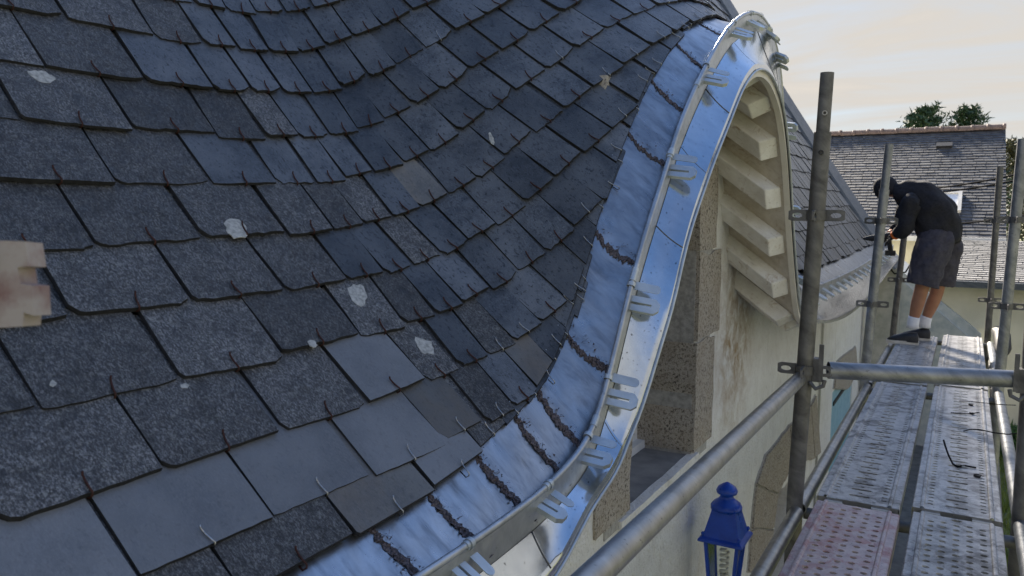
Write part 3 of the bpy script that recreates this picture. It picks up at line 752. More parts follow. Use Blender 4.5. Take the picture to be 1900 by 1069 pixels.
# quoins of the dormer jambs
zj = [-1.40]+[pX(1310, y, XW).z*1.0 for y in (0,)]
zs = [WZ0]
for yj in (635, 467, 300): zs.append(pY(1300, yj, WY1).z)
for i in range(3):
    z0, z1 = zs[i]+(.05 if i == 0 else .009), zs[i+1]-.009
    ln = (.33, .42, .30)[i]
    m_ = MB(); pts = rough([(WY1-.022, z0), (WY1+ln, z0), (WY1+ln, z1), (WY1-.022, z1)], .024, i*3.7, 11)
    m_.slab(pts, [], (XW+.012, 0, 0), (0, 1, 0), (0, 0, 1), .36); m_.build('granite_block', MAT['granite'], wall)
    m_ = MB(); pts = rough([(WY0-(.36, .3, .42)[i], z0), (WY0+.022, z0), (WY0+.022, z1), (WY0-(.36, .3, .42)[i], z1)], .024, 40+i*3.7, 11)
    m_.slab(pts, [], (XW+.012, 0, 0), (0, 1, 0), (0, 0, 1), .36); m_.build('granite_block', MAT['granite'], wall)
m_ = MB(); m_.box((XW-.02, WY1+.13, (zs[0]+zs[3])/2), (.05, .24, zs[3]-zs[0])); m_.build('mortar_joint', MAT['mortar'], wall)
m_ = MB(); m_.box((XW-.02, WY0-.13, (zs[0]+zs[3])/2), (.05, .24, zs[3]-zs[0])); m_.build('mortar_joint', MAT['mortar'], wall)
m_ = MB(); m_.box((XW-.175, WY1-.006, (zs[0]+zs[3])/2), (.33, .02, zs[3]-zs[0])); m_.build('mortar_joint', MAT['mortar'], wall); m_ = MB(); m_.box((XW-.175, WY0+.006, (zs[0]+zs[3])/2), (.33, .02, zs[3]-zs[0])); m_.build('mortar_joint', MAT['mortar'], wall)
m_ = MB(); m_.slab(rough([(WY0-.35, zs[3]+.012), (WY1+.38, zs[3]+.012), (WY1+.36, zs[3]+.26), (WY0-.33, zs[3]+.26)], .015, 77, 9), [], (XW+.01, 0, 0), (0, 1, 0), (0, 0, 1), .36); m_.build('granite_block', MAT['granite'], wall)
# sill and window
mb = MB(); mb.box((XW-.16, (WY0+WY1)/2, WZ0+.004), (.36, WY1-WY0+.04, .05)); mb.build('window_sill', MAT['sill_cement'], wall)
mb = MB(); mb.slab(rough([(WY0-.1, WZ0-.035), (WY1+.05, WZ0-.03), (WY1+.05, WZ0+.034), (WY0-.1, WZ0+.03)], .01, 8, 12), [], (XW+.022, 0, 0), (0, 1, 0), (0, 0, 1), .05); mb.build('sill_edge', MAT['plaster'], wall)
wf = empty('window', (XW-.34, (WY0+WY1)/2, WZ0)); wf.parent = house; wf.location = V((XW-.34, (WY0+WY1)/2, WZ0))-world_loc(house)
fr = [(WY0, WZ0+.03), (WY1, WZ0+.03), (WY1, zs[3]), (WY0, zs[3])]
ym = (WY0+WY1)/2; zm = (WZ0+zs[3])/2
def rect(a, b, c, d): return [(a, c), (b, c), (b, d), (a, d)]
mb = MB(); mb.slab(fr, [rect(WY0+.07, ym-.035, WZ0+.11, zm-.02), rect(ym+.035, WY1-.07, WZ0+.11, zm-.02), rect(WY0+.07, ym-.035, zm+.02, zs[3]-.07), rect(ym+.035, WY1-.07, zm+.02, zs[3]-.07)], (XW-.32, 0, 0), (0, 1, 0), (0, 0, 1), .06)
mb.box((XW-.30, ym, WZ0+.055), (.05, WY1-WY0-.004, .045)); mb.build('frame', MAT['window_white'], wf)
for (a, b) in ((WY0+.06, ym-.03), (ym+.03, WY1-.06)):
    for (c, d) in ((WZ0+.1, zm-.01), (zm+.01, zs[3]-.06)):
        mb = MB(); mb.slab(rect(a, b, c, d), [], (XW-.345, 0, 0), (0, 1, 0), (0, 0, 1), .006); mb.build('pane', MAT['dark_glass'], wf)
# granite surround of the opening on the ground floor
def gb(poly_px, sd_, proud=.02):
    pts = [pX(x, y, XW) for x, y in poly_px]; o2 = rough([(q.y, q.z) for q in pts], .025, 3.3, 6)
    ar = sum(o2[i][0]*o2[(i+1) % len(o2)][1]-o2[(i+1) % len(o2)][0]*o2[i][1] for i in range(len(o2)))
    o2 = o2 if ar > 0 else o2[::-1]; cy = sum(q[0] for q in o2)/len(o2); cz = sum(q[1] for q in o2)/len(o2)
    m_ = MB(); m_.slab([(cy+(a-cy)*1.02, cz+(b-cz)*1.02) for a, b in o2], [], (XW+.006, 0, 0), (0, 1, 0), (0, 0, 1), .30); m_.build('mortar_joint', MAT['mortar'], wall)
    m_ = MB(); m_.slab([(cy+(a-cy)*.965, cz+(b-cz)*.965) for a, b in o2], [], (XW+proud, 0, 0), (0, 1, 0), (0, 0, 1), .335); m_.build('granite_block', MAT['granite'], wall)
gb([(1385, 1062), (1392, 981), (1433, 981), (1424, 1062)], 1)
gb([(1392, 980), (1400, 900), (1441, 915), (1433, 980)], 2)
gb([(1400, 899), (1418, 845), (1462, 790), (1467, 866), (1441, 914)], 3)
gb([(1462, 790), (1502, 750), (1509, 850), (1467, 866)], 4)
gb([(1502, 750), (1512, 735), (1520, 840), (1509, 850)], 5)
gb([(1380, 1150), (1386, 1070), (1424, 1070), (1416, 1150)], 6)
gb([(1545, 722), (1552, 668), (1586, 642), (1590, 690), (1572, 722)], 7)
mb = MB(); mb.box((XW-.30, dY0+.55, (GZ+gB.z)/2+.1), (.05, 1.3, gB.z-GZ+.3)); mb.build('door', MAT['bark'], house)
# pale blue shutter doors
sd0 = empty('shutter_door', (XW, sh_a.y, GZ)); sd0.parent = house; sd0.location = V((XW, sh_a.y, GZ))-world_loc(house)
yw = sh_b.y+.3-sh_a.y
for i in range(6):
    mb = MB(); mb.box((XW-.03, sh_a.y+yw*(i+.5)/6, (GZ+sh_t.z)/2), (.03, yw/6-.008, sh_t.z-GZ-.04)); mb.build('board', MAT['shutter_blue'], sd0)
for zz in (.18, .9):
    mb = MB(); mb.box((XW-.008, sh_a.y+yw*.5, sh_t.z-zz), (.012, yw*.8, .05)); mb.build('hinge', MAT['black_iron'], sd0)
# cables down the wall
for yo in (0, .05):
    a_ = pX(1527, 585, XW+.012); b_ = pX(1523, 665, XW+.012)
    mb = MB(); mb.tube([V((XW+.012, a_.y+yo, a_.z+.1)), V((XW+.014, a_.y+yo+.01, (a_.z+b_.z)/2)), V((XW+.012, a_.y+yo, b_.z)), V((XW+.012, a_.y+yo+.02, GZ+.3))], .008, 6); mb.build('wall_cable', MAT['cable_grey'], house, smooth='all')
# downpipe by the corner
q = pX(1609, 560, XW+.06); mb = MB(); mb.tube([V((XW+.06, q.y, -.9)), V((XW+.06, q.y, GZ))], .05, 14); mb.build('downpipe', MAT['white_paint'], house, smooth=True)
# zinc verge of the far gable
mb = MB()
def vp(s, y, h): q = SP(s, y); n_ = SN(s, min(y, YE-.02)); return q+n_*h
nS = 24; vv = []
for i in range(nS+1):
    s = .02+(SR-.05)*i/nS
    for (y, h) in ((YE-1.02, .022), (YE-1.0, .055), (YE+.04, .06), (YE+.06, .05), (YE+.06, -.14)): vv.append(vp(s, y, h))
mb.add(vv, [(i*5+j, (i+1)*5+j, (i+1)*5+j+1, i*5+j+1) for i in range(nS) for j in range(4)])
mb.build('verge_flashing', MAT['zinc_dark'], house)
mb = MB(); mb.tube([SP(SR, YS+(YE-YS)*i/12)+V((0, 0, .03)) for i in range(13)], .10, 10); mb.build('ridge_cap', MAT['zinc_dark'], house, smooth=True)

# ------------------------------------------------------------------ wall lantern
a_ = pX(1346, 994, XW+.20); LZ = pX(1346, 996, XW+.20)
lx, ly, lz = XW+.20, a_.y, LZ.z                       # underside of the lantern roof
lan = empty('wall_lantern', (lx, ly, lz-.4), 'royal blue metal lantern with glass sides hanging on the white wall', 'lantern')
def rotz(v): return v
mb = MB(); mb.lathe([(.168, -.006), (.172, .0), (.166, .010), (.140, .020), (.092, .155), (.090, .165)], (lx, ly, lz), 4); mb.build('lantern_roof', MAT['blue_enamel'], lan)
mb = MB(); mb.lathe([(.084, .160), (.084, .180), (.068, .200), (.048, .214), (.038, .226), (.034, .240), (.054, .250), (.058, .264), (.048, .284), (.026, .300), (.004, .312)], (lx, ly, lz), 20); mb.build('finial', MAT['blue_enamel'], lan, smooth='all')
for sx_, sy_ in ((1, 1), (1, -1), (-1, 1), (-1, -1)):
    mb = MB(); mb.lathe([(.005, 0), (.005, .012), (.010, .018), (.010, .027), (.003, .034)], (lx+.098*sx_, ly+.098*sy_, lz+.012), 8); mb.build('knob', MAT['blue_enamel'], lan, smooth='all')
    mb = MB(); mb.lathe([(.005, 0), (.005, .010), (.009, .016), (.009, .024), (.003, .030)], (lx+.055*sx_, ly+.055*sy_, lz+.16), 8); mb.build('knob', MAT['blue_enamel'], lan, smooth='all')
    mb = MB(); mb.tube([V((lx+.086*sx_, ly+.086*sy_, lz-.004)), V((lx+.058*sx_, ly+.058*sy_, lz-.34))], .0125, 4); mb.build('frame_bar', MAT['blue_enamel'], lan)
for (ax_, ay_) in ((1, 0), (-1, 0), (0, 1), (0, -1)):
    t_ = V((-ay_, ax_, 0)); o_ = V((ax_, ay_, 0)); mb = MB()
    c1, c2 = V((lx, ly, lz-.006)), V((lx, ly, lz-.335))
    q = [c1+o_*.083-t_*.08, c1+o_*.083+t_*.08, c2+o_*.056+t_*.053, c2+o_*.056-t_*.053]
    mb.add(q+[k_-o_*.002 for k_ in q], [(0, 1, 2, 3), (7, 6, 5, 4), (0, 4, 5, 1), (1, 5, 6, 2), (2, 6, 7, 3), (3, 7, 4, 0)]); mb.build('pane', MAT['glass'], lan)
mb = MB(); mb.lathe([(.075, -.365), (.085, -.35), (.085, -.335), (.02, -.33)], (lx, ly, lz), 4); mb.lathe([(.004, -.46), (.02, -.43), (.028, -.40), (.05, -.37), (.07, -.362)], (lx, ly, lz), 14); mb.build('base', MAT['blue_enamel'], lan, smooth=True)
mb = MB(); mb.lathe([(.022, -.33), (.024, -.22), (.026, -.215)], (lx, ly, lz), 12)
coil = [V((lx+.02*math.cos(i*.7), ly+.02*math.sin(i*.7), lz-.215+.15*i/44)) for i in range(45)]; mb.tube(coil, .009, 7); mb.build('bulb', MAT['bulb_white'], lan, smooth='all')
mb = MB(); mb.tube([V((lx, ly, lz-.40)), V((lx-.02, ly, lz-.52)), V((lx-.12, ly, lz-.56)), V((XW+.02, ly, lz-.50))], .014, 8); mb.box((XW+.014, ly, lz-.47), (.028, .09, .26)); mb.build('wall_arm', MAT['blue_enamel'], lan, smooth=True)
mb = MB(); mb.tube([V((lx+.02, ly+.005, lz-.56)), V((lx+.10, ly+.01, lz-.50)), V((lx+.125, ly+.01, lz-.40)), V((lx+.115, ly+.01, lz-.36))], [.012, .012, .014, .003], 8); mb.build('scroll', MAT['blue_enamel'], lan, smooth='all')

# ------------------------------------------------------------------ scaffold
PZ = -1.28
sca = empty('scaffold', (-.1, 6, GZ), 'galvanised tube scaffold frame standing along the white wall', 'scaffold')
def pipe(name, a, b, r, mat='steel_tube', wall_=.004, parent=sca, seg=24):
    mb = MB(); mb.pipe(a, b, r, r-wall_, seg); return mb.build(name, MAT[mat], parent, smooth=True)
def oval(cx, cy, a, b, n_=12): return [(cx+a*math.cos(2*math.pi*i/n_), cy+b*math.sin(2*math.pi*i/n_)) for i in range(n_)]
def rosette(p, r, sc=1.0, yaw=0.0, parent=sca):
    """pressed coupling plates standing out on four sides of the post, each with an oval hole"""
    mb = MB(); p = V(p)
    for k_ in range(4):
        g_ = yaw+k_*math.pi/2; d = V((math.cos(g_), math.sin(g_), 0)); l_ = .078*sc
        mb.slab([(r*.9, -.024*sc), (r+l_*.82, -.024*sc), (r+l_, -.018*sc), (r+l_, .018*sc), (r+l_*.82, .024*sc), (r*.9, .024*sc)], [oval(r+l_*.55, 0, .022*sc, .011*sc)], p, d, V((0, 0, 1)), .008)
    mb.pipe(p-V((0, 0, .02*sc)), p+V((0, 0, .02*sc)), r+.006, r+.0005, 20)
    return mb.build('coupler', MAT['steel_dark'], parent, smooth=True)
def post(bx, by, top_px, r, mat, ros_px, thin_from=None, ri=None, topY=None, dz=0):
    top = pY(top_px[0], top_px[1], topY or by) if by > 0 else V((bx, by, -.3)); b_ = V((bx, by, PZ)); ax = (top-b_)
    f = lambda z: b_+ax*((z-PZ)/(top.z-PZ))
    pipe('post', V((bx, by, GZ+.012)), b_, r, mat)
    zt = top.z if thin_from is None else pY(top_px[0], thin_from, by).z
    pipe('post', b_, f(zt), r, mat)
    if thin_from is not None: 
        pipe('post', f(zt-.02), top, ri, mat)
    for yy_ in ros_px: rosette(f(pY(top_px[0], yy_, by).z), r)
    mb = MB(); mb.box((bx, by, GZ+.006), (.16, .16, .012)); mb.build('base_plate', MAT['steel_dark'], sca)
    return f
f1 = post(-.588, 3.53, (1535, 135), .0345, 'steel_dark', (400, 690), 246, .0275)
# pin holes in the thin upper part
for (x, y) in ((1531, 210), (1524, 283)):
    q = pY(x, y, 3.50); mb = MB(); mb.pipe(q+V((.0, -.012, 0)), q+V((0, .0, 0)), .010, .0065, 14); mb.build('pin_hole', MAT['steel_bright'] if y < 250 else MAT['black_iron'], sca)
f2 = post(-.60, 6.35, (1650, 268), .034, 'steel_tube', (410, 566), 352, .029)
f3 = post(.27, 6.60, (1899, 258), .036, 'steel_tube', (408, 570))
f4 = post(.25, 9.15, (1856, 310), .030, 'steel_dark', (410, 558))
f5 = post(-.60, 9.0, (1679, 425), .030, 'steel_dark', (520,))
f6 = post(.27, 3.86, (1930, 420), .032, 'steel_dark', (705,))
f0 = post(-.595, -1.3, (300, 700), .0315, 'steel_dark', (), None, None, -1.3)
# guard rails and ledgers
zr1 = pX(1499, 687, -.588).z
pipe('guard_rail', V((-.588, 3.50, zr1)), V((-.60, -1.3, zr1+.035)), .030, 'steel_bright')
a_ = pY(1537, 687, 3.56); b_ = pY(1892, 704, 3.86); pipe('cross_rail', a_, b_, .037, 'steel_tube')
for (q, d_) in ((V((-.535, 3.55, a_.z)), 1), (V((.245, 3.84, b_.z)), -1)):       # wedge couplings at the ends of the cross rail
    mb = MB(); mb.box(q+V((.012*d_, 0, .0)), (.03, .055, .10)); mb.box(q+V((.03*d_, -.03, .035)), (.018, .012, .16)); mb.tube([q+V((-.01*d_, -.045, -.05)), q+V((.015*d_, -.05, -.075)), q+V((.045*d_, -.045, -.06)), q+V((.05*d_, -.045, -.035))], .009, 7); mb.build('wedge_coupling', MAT['steel_dark'], sca, smooth=True)
lz_ = PZ-.055
for xs, mt in ((-.575, 'steel_bright'), (.275, 'steel_tube')):
    for (a0, b0) in ((-1.3, 3.50 if xs < 0 else 3.83), (3.56 if xs < 0 else 3.89, 6.32 if xs < 0 else 6.57), (6.38 if xs < 0 else 6.63, 9.0)):
        pipe('ledger', V((xs, a0, lz_+(.02 if a0 < 1 else 0))), V((xs, b0, lz_)), .0315, mt)
for yb in (3.60, 6.33, 8.98): pipe('transom', V((-.56, yb, lz_-.03)), V((.25, yb+.12, lz_-.03)), .0255, 'steel_dark')
pipe('brace', pX(1838, 655, .29), V((.31, 3.9, GZ+1.2)), .024, 'steel_dark')
mb = MB(); q = pX(1856, 712, .29); mb.slab([(-.09, .10), (.10, .06), (.13, -.06), (.03, -.17), (-.07, -.10)], [], q+V((.02, 0, -.03)), (0, 1, 0), (0, 0, 1), .008); mb.build('gusset_plate', MAT['timber_red'], sca)
q = f3(-1.2)
mb = MB(); mb.tube([V((.32, 9.05, -1.20)), V((.36, 8.9, -1.22)), V((.37, 8.7, -1.32)), V((.33, 8.5, -1.40))], [.05, .075, .07, .04], 10); mb.build('clamp', MAT['black_iron'], sca, smooth='all')

# deck planks
_cells = {}
def plank(x0, x1, y0, y1, mat, pattern, label):
    th = empty('scaffold_plank', ((x0+x1)/2, y0, PZ-.06), label, 'plank', 'perforated steel deck planks of the scaffold')
    mb = MB(); e = .048; W_ = x1-x0
    def add_cell(cx0, cx1, cy0, cy1, hole):
        holes = [hole] if hole else []
        if hole: mb.slab(rect(cx0, cx1, cy0, cy1), [hole], (0, 0, PZ), (1, 0, 0), (0, 1, 0), .006, back=False)
        else: mb.add([(cx0, cy0, PZ), (cx1, cy0, PZ), (cx1, cy1, PZ), (cx0, cy1, PZ)], [(0, 1, 2, 3)])
    xa, xb = x0+e, x1-e; fw_ = xb-xa
    if pattern == 'round':
        nc = 5; pit = .052; nr = int((y1-y0-.10)/pit)
        ya = y0+.05; pit = (y1-y0-.10)/nr
        for j in range(nr):
            for c in range(nc):
                cx0, cx1 = xa+fw_*c/nc, xa+fw_*(c+1)/nc; cy0, cy1 = ya+pit*j, ya+pit*(j+1)
                add_cell(cx0, cx1, cy0, cy1, oval((cx0+cx1)/2, (cy0+cy1)/2+(.006 if c % 2 else -.006), .0125, .0105, 12))
        for cy0, cy1 in ((y0, ya), (y1-.05, y1)): add_cell(xa, xb, cy0, cy1, oval((xa+xb)/2, (cy0+cy1)/2, .02, .012, 10))
    else:
        pit = .088; nr = int((y1-y0-.10)/pit); ya = y0+.05; pit = (y1-y0-.10)/nr
        cols = [0, .16, .30, .70, .84, 1.0]
        for j in range(nr):
            cy0, cy1 = ya+pit*j, ya+pit*(j+1); ymid = (cy0+cy1)/2
            for c in range(5):
                cx0, cx1 = xa+fw_*cols[c], xa+fw_*cols[c+1]; cxm = (cx0+cx1)/2
                if c == 2:
                    sl = [(cxm+sx_*.034+.010*math.cos(R(g_)), ymid-pit*.16+.010*math.sin(R(g_))) for sx_, gs in ((1, range(-90, 91, 45)), (-1, range(90, 271, 45))) for g_ in gs]
                    add_cell(cx0, cx1, cy0, ymid+pit*.12, sl); add_cell(cx0, cx1, ymid+pit*.12, cy1, oval(cxm, ymid+pit*.33, .010, .007, 10))
                elif c in (0, 4): 
                    add_cell(cx0, cx1, cy0, ymid, oval(cxm, cy0+pit*.25, .013, .008, 8)); add_cell(cx0, cx1, ymid, cy1, oval(cxm, cy0+pit*.72, .013, .008, 8))
                else: add_cell(cx0, cx1, cy0, cy1, None)
        for cy0, cy1 in ((y0, ya), (y1-.05, y1)): add_cell(xa, xb, cy0, cy1, None)
    mb.build('deck', MAT[mat], th)
    for sgn, xe, xi in ((-1, x0, xa), (1, x1, xb)):
        mb = MB()
        pf = [(xi, 0), (xi+sgn*.004, .007), (xi+sgn*.010, .009), (xi+sgn*.016, .007), (xi+sgn*.019, -.001), (xe-sgn*.004, -.001), (xe, -.006), (xe, -.058), (xe-sgn*.02, -.058)]
        vs_ = [V((x, y, PZ+z)) for y in (y0, y1) for x, z in pf]; k_ = len(pf)
        mb.add(vs_, [(i, i+1, k_+i+1, k_+i) for i in range(k_-1)]); mb.build('side_rib', MAT[mat], th, smooth=True)
    for yy_ in (y0, y1):
        mb = MB(); s_ = -1 if yy_ == y0 else 1
        mb.add([V((xx, yy_, PZ-dz_)) for xx in (x0+.005, x1-.005) for dz_ in (0.001, .055)], [(0, 1, 3, 2)])
        for f in (.22, .78):
            cx = x0+W_*f; mb.box((cx, yy_+s_*.012, PZ-.014), (.07, .032, .012))
        mb.build('end_hook', MAT['steel_bright'], th)
plank(-.502, -.172, .95, 3.565, 'deck_red', 'round', 'red-stained steel plank with round holes beside the inner ledger tube')
plank(-.128, .198, 1.0, 3.635, 'deck_grey', 'round', 'grey steel plank with round holes beside the red-stained plank')
plank(-.512, -.178, 3.625, 6.30, 'deck_grey', 'slot', 'grime-streaked steel plank with slots under the cross rail, wall side')
plank(-.134, .200, 3.695, 6.38, 'deck_pale', 'slot', 'pale steel plank with slots and scraps of wire, grass side')
plank(-.520, -.182, 6.36, 8.85, 'deck_grey', 'slot', 'steel plank under the worker\'s shoes at the end of the scaffold')
plank(-.138, .204, 6.44, 9.05, 'deck_pale', 'slot', 'pale steel plank beside the worker at the end of the scaffold')
# scraps of wire on the pale plank
def wire(px, label, r=.004, lift=(0,)*9):
    mb = MB(); pts = [pZ(x, y, PZ+.006+h_) for (x, y, h_) in px]; mb.tube(pts, r, 6); tag(mb.build('wire_scrap', MAT['cable_black'], smooth='all'), label, 'wire', None)
wire([(1811, 868, 0), (1790, 864, .004), (1776, 866, 0), (1768, 861, .004), (1760, 845, .03), (1754, 828, .055), (1751, 817, .07)], 'bent black wire offcut sticking up from the slotted plank', .005)
wire([(1788, 800, 0), (1800, 797, .004), (1815, 797, .008), (1830, 800, .012), (1845, 803, .02), (1870, 806, .03), (1900, 803, .05)], 'thin black wire trailing off the plank over the ledger tube', .0035)
wire([(1780, 744, 0), (1800, 745, .004), (1830, 748, .006), (1860, 751, .01), (1885, 752, .02)], 'fine grey wire lying across the slotted plank near the cross rail', .0028)
wire([(1764, 766, 0), (1785, 767, .003), (1800, 768, .004), (1817, 765, .006)], 'short straight black wire lying across the slots of the plank', .0032)
for i, (x, y, s_) in enumerate(((1813, 884, .02), (1802, 752, .016), (1803, 768, .013), (1783, 866, .02))):
    q = pZ(x, y, PZ+.004); mb = MB(); rl = random.Random(i)
    for _ in range(5): mb.box(q+V((rl.uniform(-.6, .6)*s_, rl.uniform(-.6, .6)*s_, .003)), (s_*.9, s_*.7, .009), Matrix.Rotation(rl.uniform(0, 3), 3, 'Z'))
    tag(mb.build('debris', MAT['black_iron'] if i < 3 else MAT['steel_wire']), ('small black crumb of debris near the middle of the pale plank', 'black crumb under the fine grey wire on the pale plank', 'black crumb beside the short straight wire', 'crumpled silver scrap at the bend of the black wire')[i], 'debris')

# ------------------------------------------------------------------ timber end beside the roof, close to the camera
pc = ray(8, 528)*.78; axd = V((-.62, -.78, .03)).normalized()
rgt = RT; upv = UP
sc_ = .78/FPX
ol = [(-70, -84), (34, -78), (36, -52), (54, -58), (51, -2), (28, 2), (24, 32), (45, 34), (38, 80), (-75, 84)]
mb = MB(); mb.slab([(x*sc_, y*sc_) for x, y in ol], [], pc, (rgt*1), (upv*1), .030)
bt_end = mb.v[:]
tb = empty('timber_batten', pc, 'blurred pinkish grey board end with a notch poking in over the slates', 'board')
mb.build('board_end', MAT['timber_red'], tb)
q1 = pc-FW*.0+rgt*(-40*sc_); s_e = 1.08
q2 = SP(s_e, -.55)+V((0, 0, .03))
mb = MB(); dd = (q2-q1); t_ = dd.normalized(); sd1 = t_.cross(V((0, 0, 1))).normalized(); up1 = sd1.cross(t_)
vs_ = [q+sd1*(a*.012)+up1*(b*.04) for q in (q1-t_*.0, q2) for a, b in ((-1, -1), (1, -1), (1, 1), (-1, 1))]
mb.add(vs_, [(3, 2, 1, 0), (4, 5, 6, 7), (0, 1, 5, 4), (1, 2, 6, 5), (2, 3, 7, 6), (3, 0, 4, 7)]); mb.build('shaft', MAT['timber_red'], tb)

# ------------------------------------------------------------------ the worker
man = empty('person', pZ(1695, 622, PZ), 'person in black jumper, black cap and dark shorts bending over the roof edge', 'person')
def skin_obj(name, nodes, edges, mat, parent, sub=2, root=0):
    me = bpy.data.meshes.new(name); o0 = nodes[root][0]
    me.from_pydata([tuple(n_[0]-world_loc(parent)) for n_ in nodes], edges, [])
    ob = bpy.data.objects.new(name, me); COL.objects.link(ob); ob.parent = parent; me.materials.append(mat)
    md = ob.modifiers.new('skin', 'SKIN'); md.use_smooth_shade = True; md.branch_smoothing = .6
    if not me.skin_vertices: me.skin_vertices.new()
    for i, n_ in enumerate(nodes):
        sv = me.skin_vertices[0].data[i]; r_ = n_[1]; sv.radius = r_ if isinstance(r_, tuple) else (r_, r_); sv.use_root = (i == root)
    sb = ob.modifiers.new('sub', 'SUBSURF'); sb.levels = sub; sb.render_levels = sub
    return ob
YN, YM, YF = 8.22, 8.38, 8.55
def j(x, y, Y): return pY(x, y, Y)
AN, KN, HN = j(1694, 597, YN), j(1709, 540, YN), j(1733, 452, YN+.03)
AF, KF, HF = j(1716, 596, YF), j(1740, 540, YF), j(1750, 452, YF-.03)
PEL, WAI, CHE, NEB = j(1741, 436, YM), j(1731, 402, YM), j(1708, 374, YM), j(1674, 357, YM)
HEA = j(1643, 349, YM)
SHN, ELN, WRN = j(1690, 372, YN-.02), j(1677, 424, YN-.05), j(1661, 436, YN+.02)
SHF, ELF, WRF = j(1690, 368, YF+.02), j(1672, 420, YF+.03), j(1655, 434, YF-.05)
def foot(A): return A+V((-.03, 0, -.075)), A+V((-.16, 0, -.095))
nodes = [(PEL, (.15, .14)), (WAI, (.15, .14)), (CHE, (.15, .15)), (NEB, (.08, .08)), (HEA, (.085, .085)), (HN, .10), (KN, .062), (AN, .042), (HF, .10), (KF, .062), (AF, .042),
         (SHN, .07), (ELN, .05), (WRN, .034), (SHF, .07), (ELF, .05), (WRF, .034), (KN.lerp(AN, .38), .066), (KF.lerp(AF, .38), .066), (HEA+V((-.09, 0, -.03)), .055)]
skin_obj('body', nodes, [(0, 1), (1, 2), (2, 3), (3, 4), (4, 19), (0, 5), (5, 6), (6, 17), (17, 7), (0, 8), (8, 9), (9, 18), (18, 10), (2, 11), (11, 12), (12, 13), (2, 14), (14, 15), (15, 16)], MAT['skin'], man)
sp = [(1744, 452, .15), (1744, 448, .195), (1743, 430, .21), (1737, 408, .222), (1724, 386, .222), (1703, 367, .20), (1685, 360, .168), (1670, 356, .12), (1659, 354, .085), (1655, 353, .06)]
mb = MB(); ctr = [j(x_, y_, YM) for x_, y_, _ in sp]; sg = 22; vs_ = []
for i, c in enumerate(ctr):
    t_ = (ctr[min(i+1, len(ctr)-1)]-ctr[max(i-1, 0)]).normalized(); y_ = V((0, 1, 0)); y_ = (y_-t_*y_.dot(t_)).normalized(); x_ = t_.cross(y_); r_ = sp[i][2]
    for k_ in range(sg):
        g_ = 2*math.pi*k_/sg; w_ = 1+.035*math.sin(3*g_+i*1.7)+.02*math.sin(5*g_-i*2.1)
        vs_.append(c+x_*math.cos(g_)*r_*.93*w_+y_*math.sin(g_)*r_*1.02*w_)
mb.add(vs_, [(i*sg+k_, i*sg+(k_+1) % sg, (i+1)*sg+(k_+1) % sg, (i+1)*sg+k_) for i in range(len(sp)-1) for k_ in range(sg)]+[tuple(range(sg-1, -1, -1)), tuple((len(sp)-1)*sg+k_ for k_ in range(sg))])
for S_, E_, W_ in ((SHN, ELN, WRN), (SHF, ELF, WRF)):
    up2 = S_.lerp(PEL, .12)+V((.02, 0, .03)); mb.tube([up2, S_, S_.lerp(E_, .5), E_+V((.015, 0, 0)), E_.lerp(W_, .5), W_+(E_-W_)*.1], [.10, .112, .092, .080, .066, .055], 14)
mb.build('jumper', MAT['jumper'], man, smooth='all')
jo = bpy.data.objects[mb_last] if False else [o for o in man.children if o.name.startswith('jumper')][0]
def creases(ob, size, st, seed_mat=None):
    sb = ob.modifiers.new('sub', 'SUBSURF'); sb.levels = 2; sb.render_levels = 2
    tx = bpy.data.textures.new(ob.name+'_folds', 'CLOUDS'); tx.noise_scale = size; tx.noise_depth = 2
    dm = ob.modifiers.new('folds', 'DISPLACE'); dm.texture = tx; dm.strength = st; dm.mid_level = .5; dm.texture_coords = 'LOCAL'
creases(jo, .13, .07)
# shorts: lofted legs that stay open and wide at the hem
sh = MB()
for (H_, K_, side) in ((HN, KN, -1), (HF, KF, 1)):
    hem = H_.lerp(K_, .88); rows = []
    for f, r_ in ((-.32, .13), (-.12, .165), (.1, .168), (.35, .158), (.6, .148), (.85, .142), (.98, .140), (1.0, .128)):
        c = H_.lerp(hem, f)+V((0, .02*side*f, 0)); rows.append((c, r_))
    ax = (hem-H_).normalized(); x_ = V((1, 0, 0)); x_ = (x_-ax*x_.dot(ax)).normalized(); y_ = ax.cross(x_); sg = 20; vs_ = []
    for i, (c, r_) in enumerate(rows):
        for k_ in range(sg):
            g_ = 2*math.pi*k_/sg; rr_ = r_*(1+.05*math.sin(g_*3+i*1.1)+.03*math.sin(g_*5+i*2.3+side))*(.94 if i < 2 else 1)
            vs_.append(c+x_*math.cos(g_)*rr_+y_*math.sin(g_)*rr_*.86)
    sh.add(vs_, [(i*sg+k_, i*sg+(k_+1) % sg, (i+1)*sg+(k_+1) % sg, (i+1)*sg+k_) for i in range(len(rows)-1) for k_ in range(sg)])
    sh.add([rows[0][0]+V((0, 0, .02))]+vs_[:sg], [(0, 1+(k_+1) % sg, 1+k_) for k_ in range(sg)])
creases(sh.build('shorts', MAT['shorts'], man, smooth='all'), .10, .045)
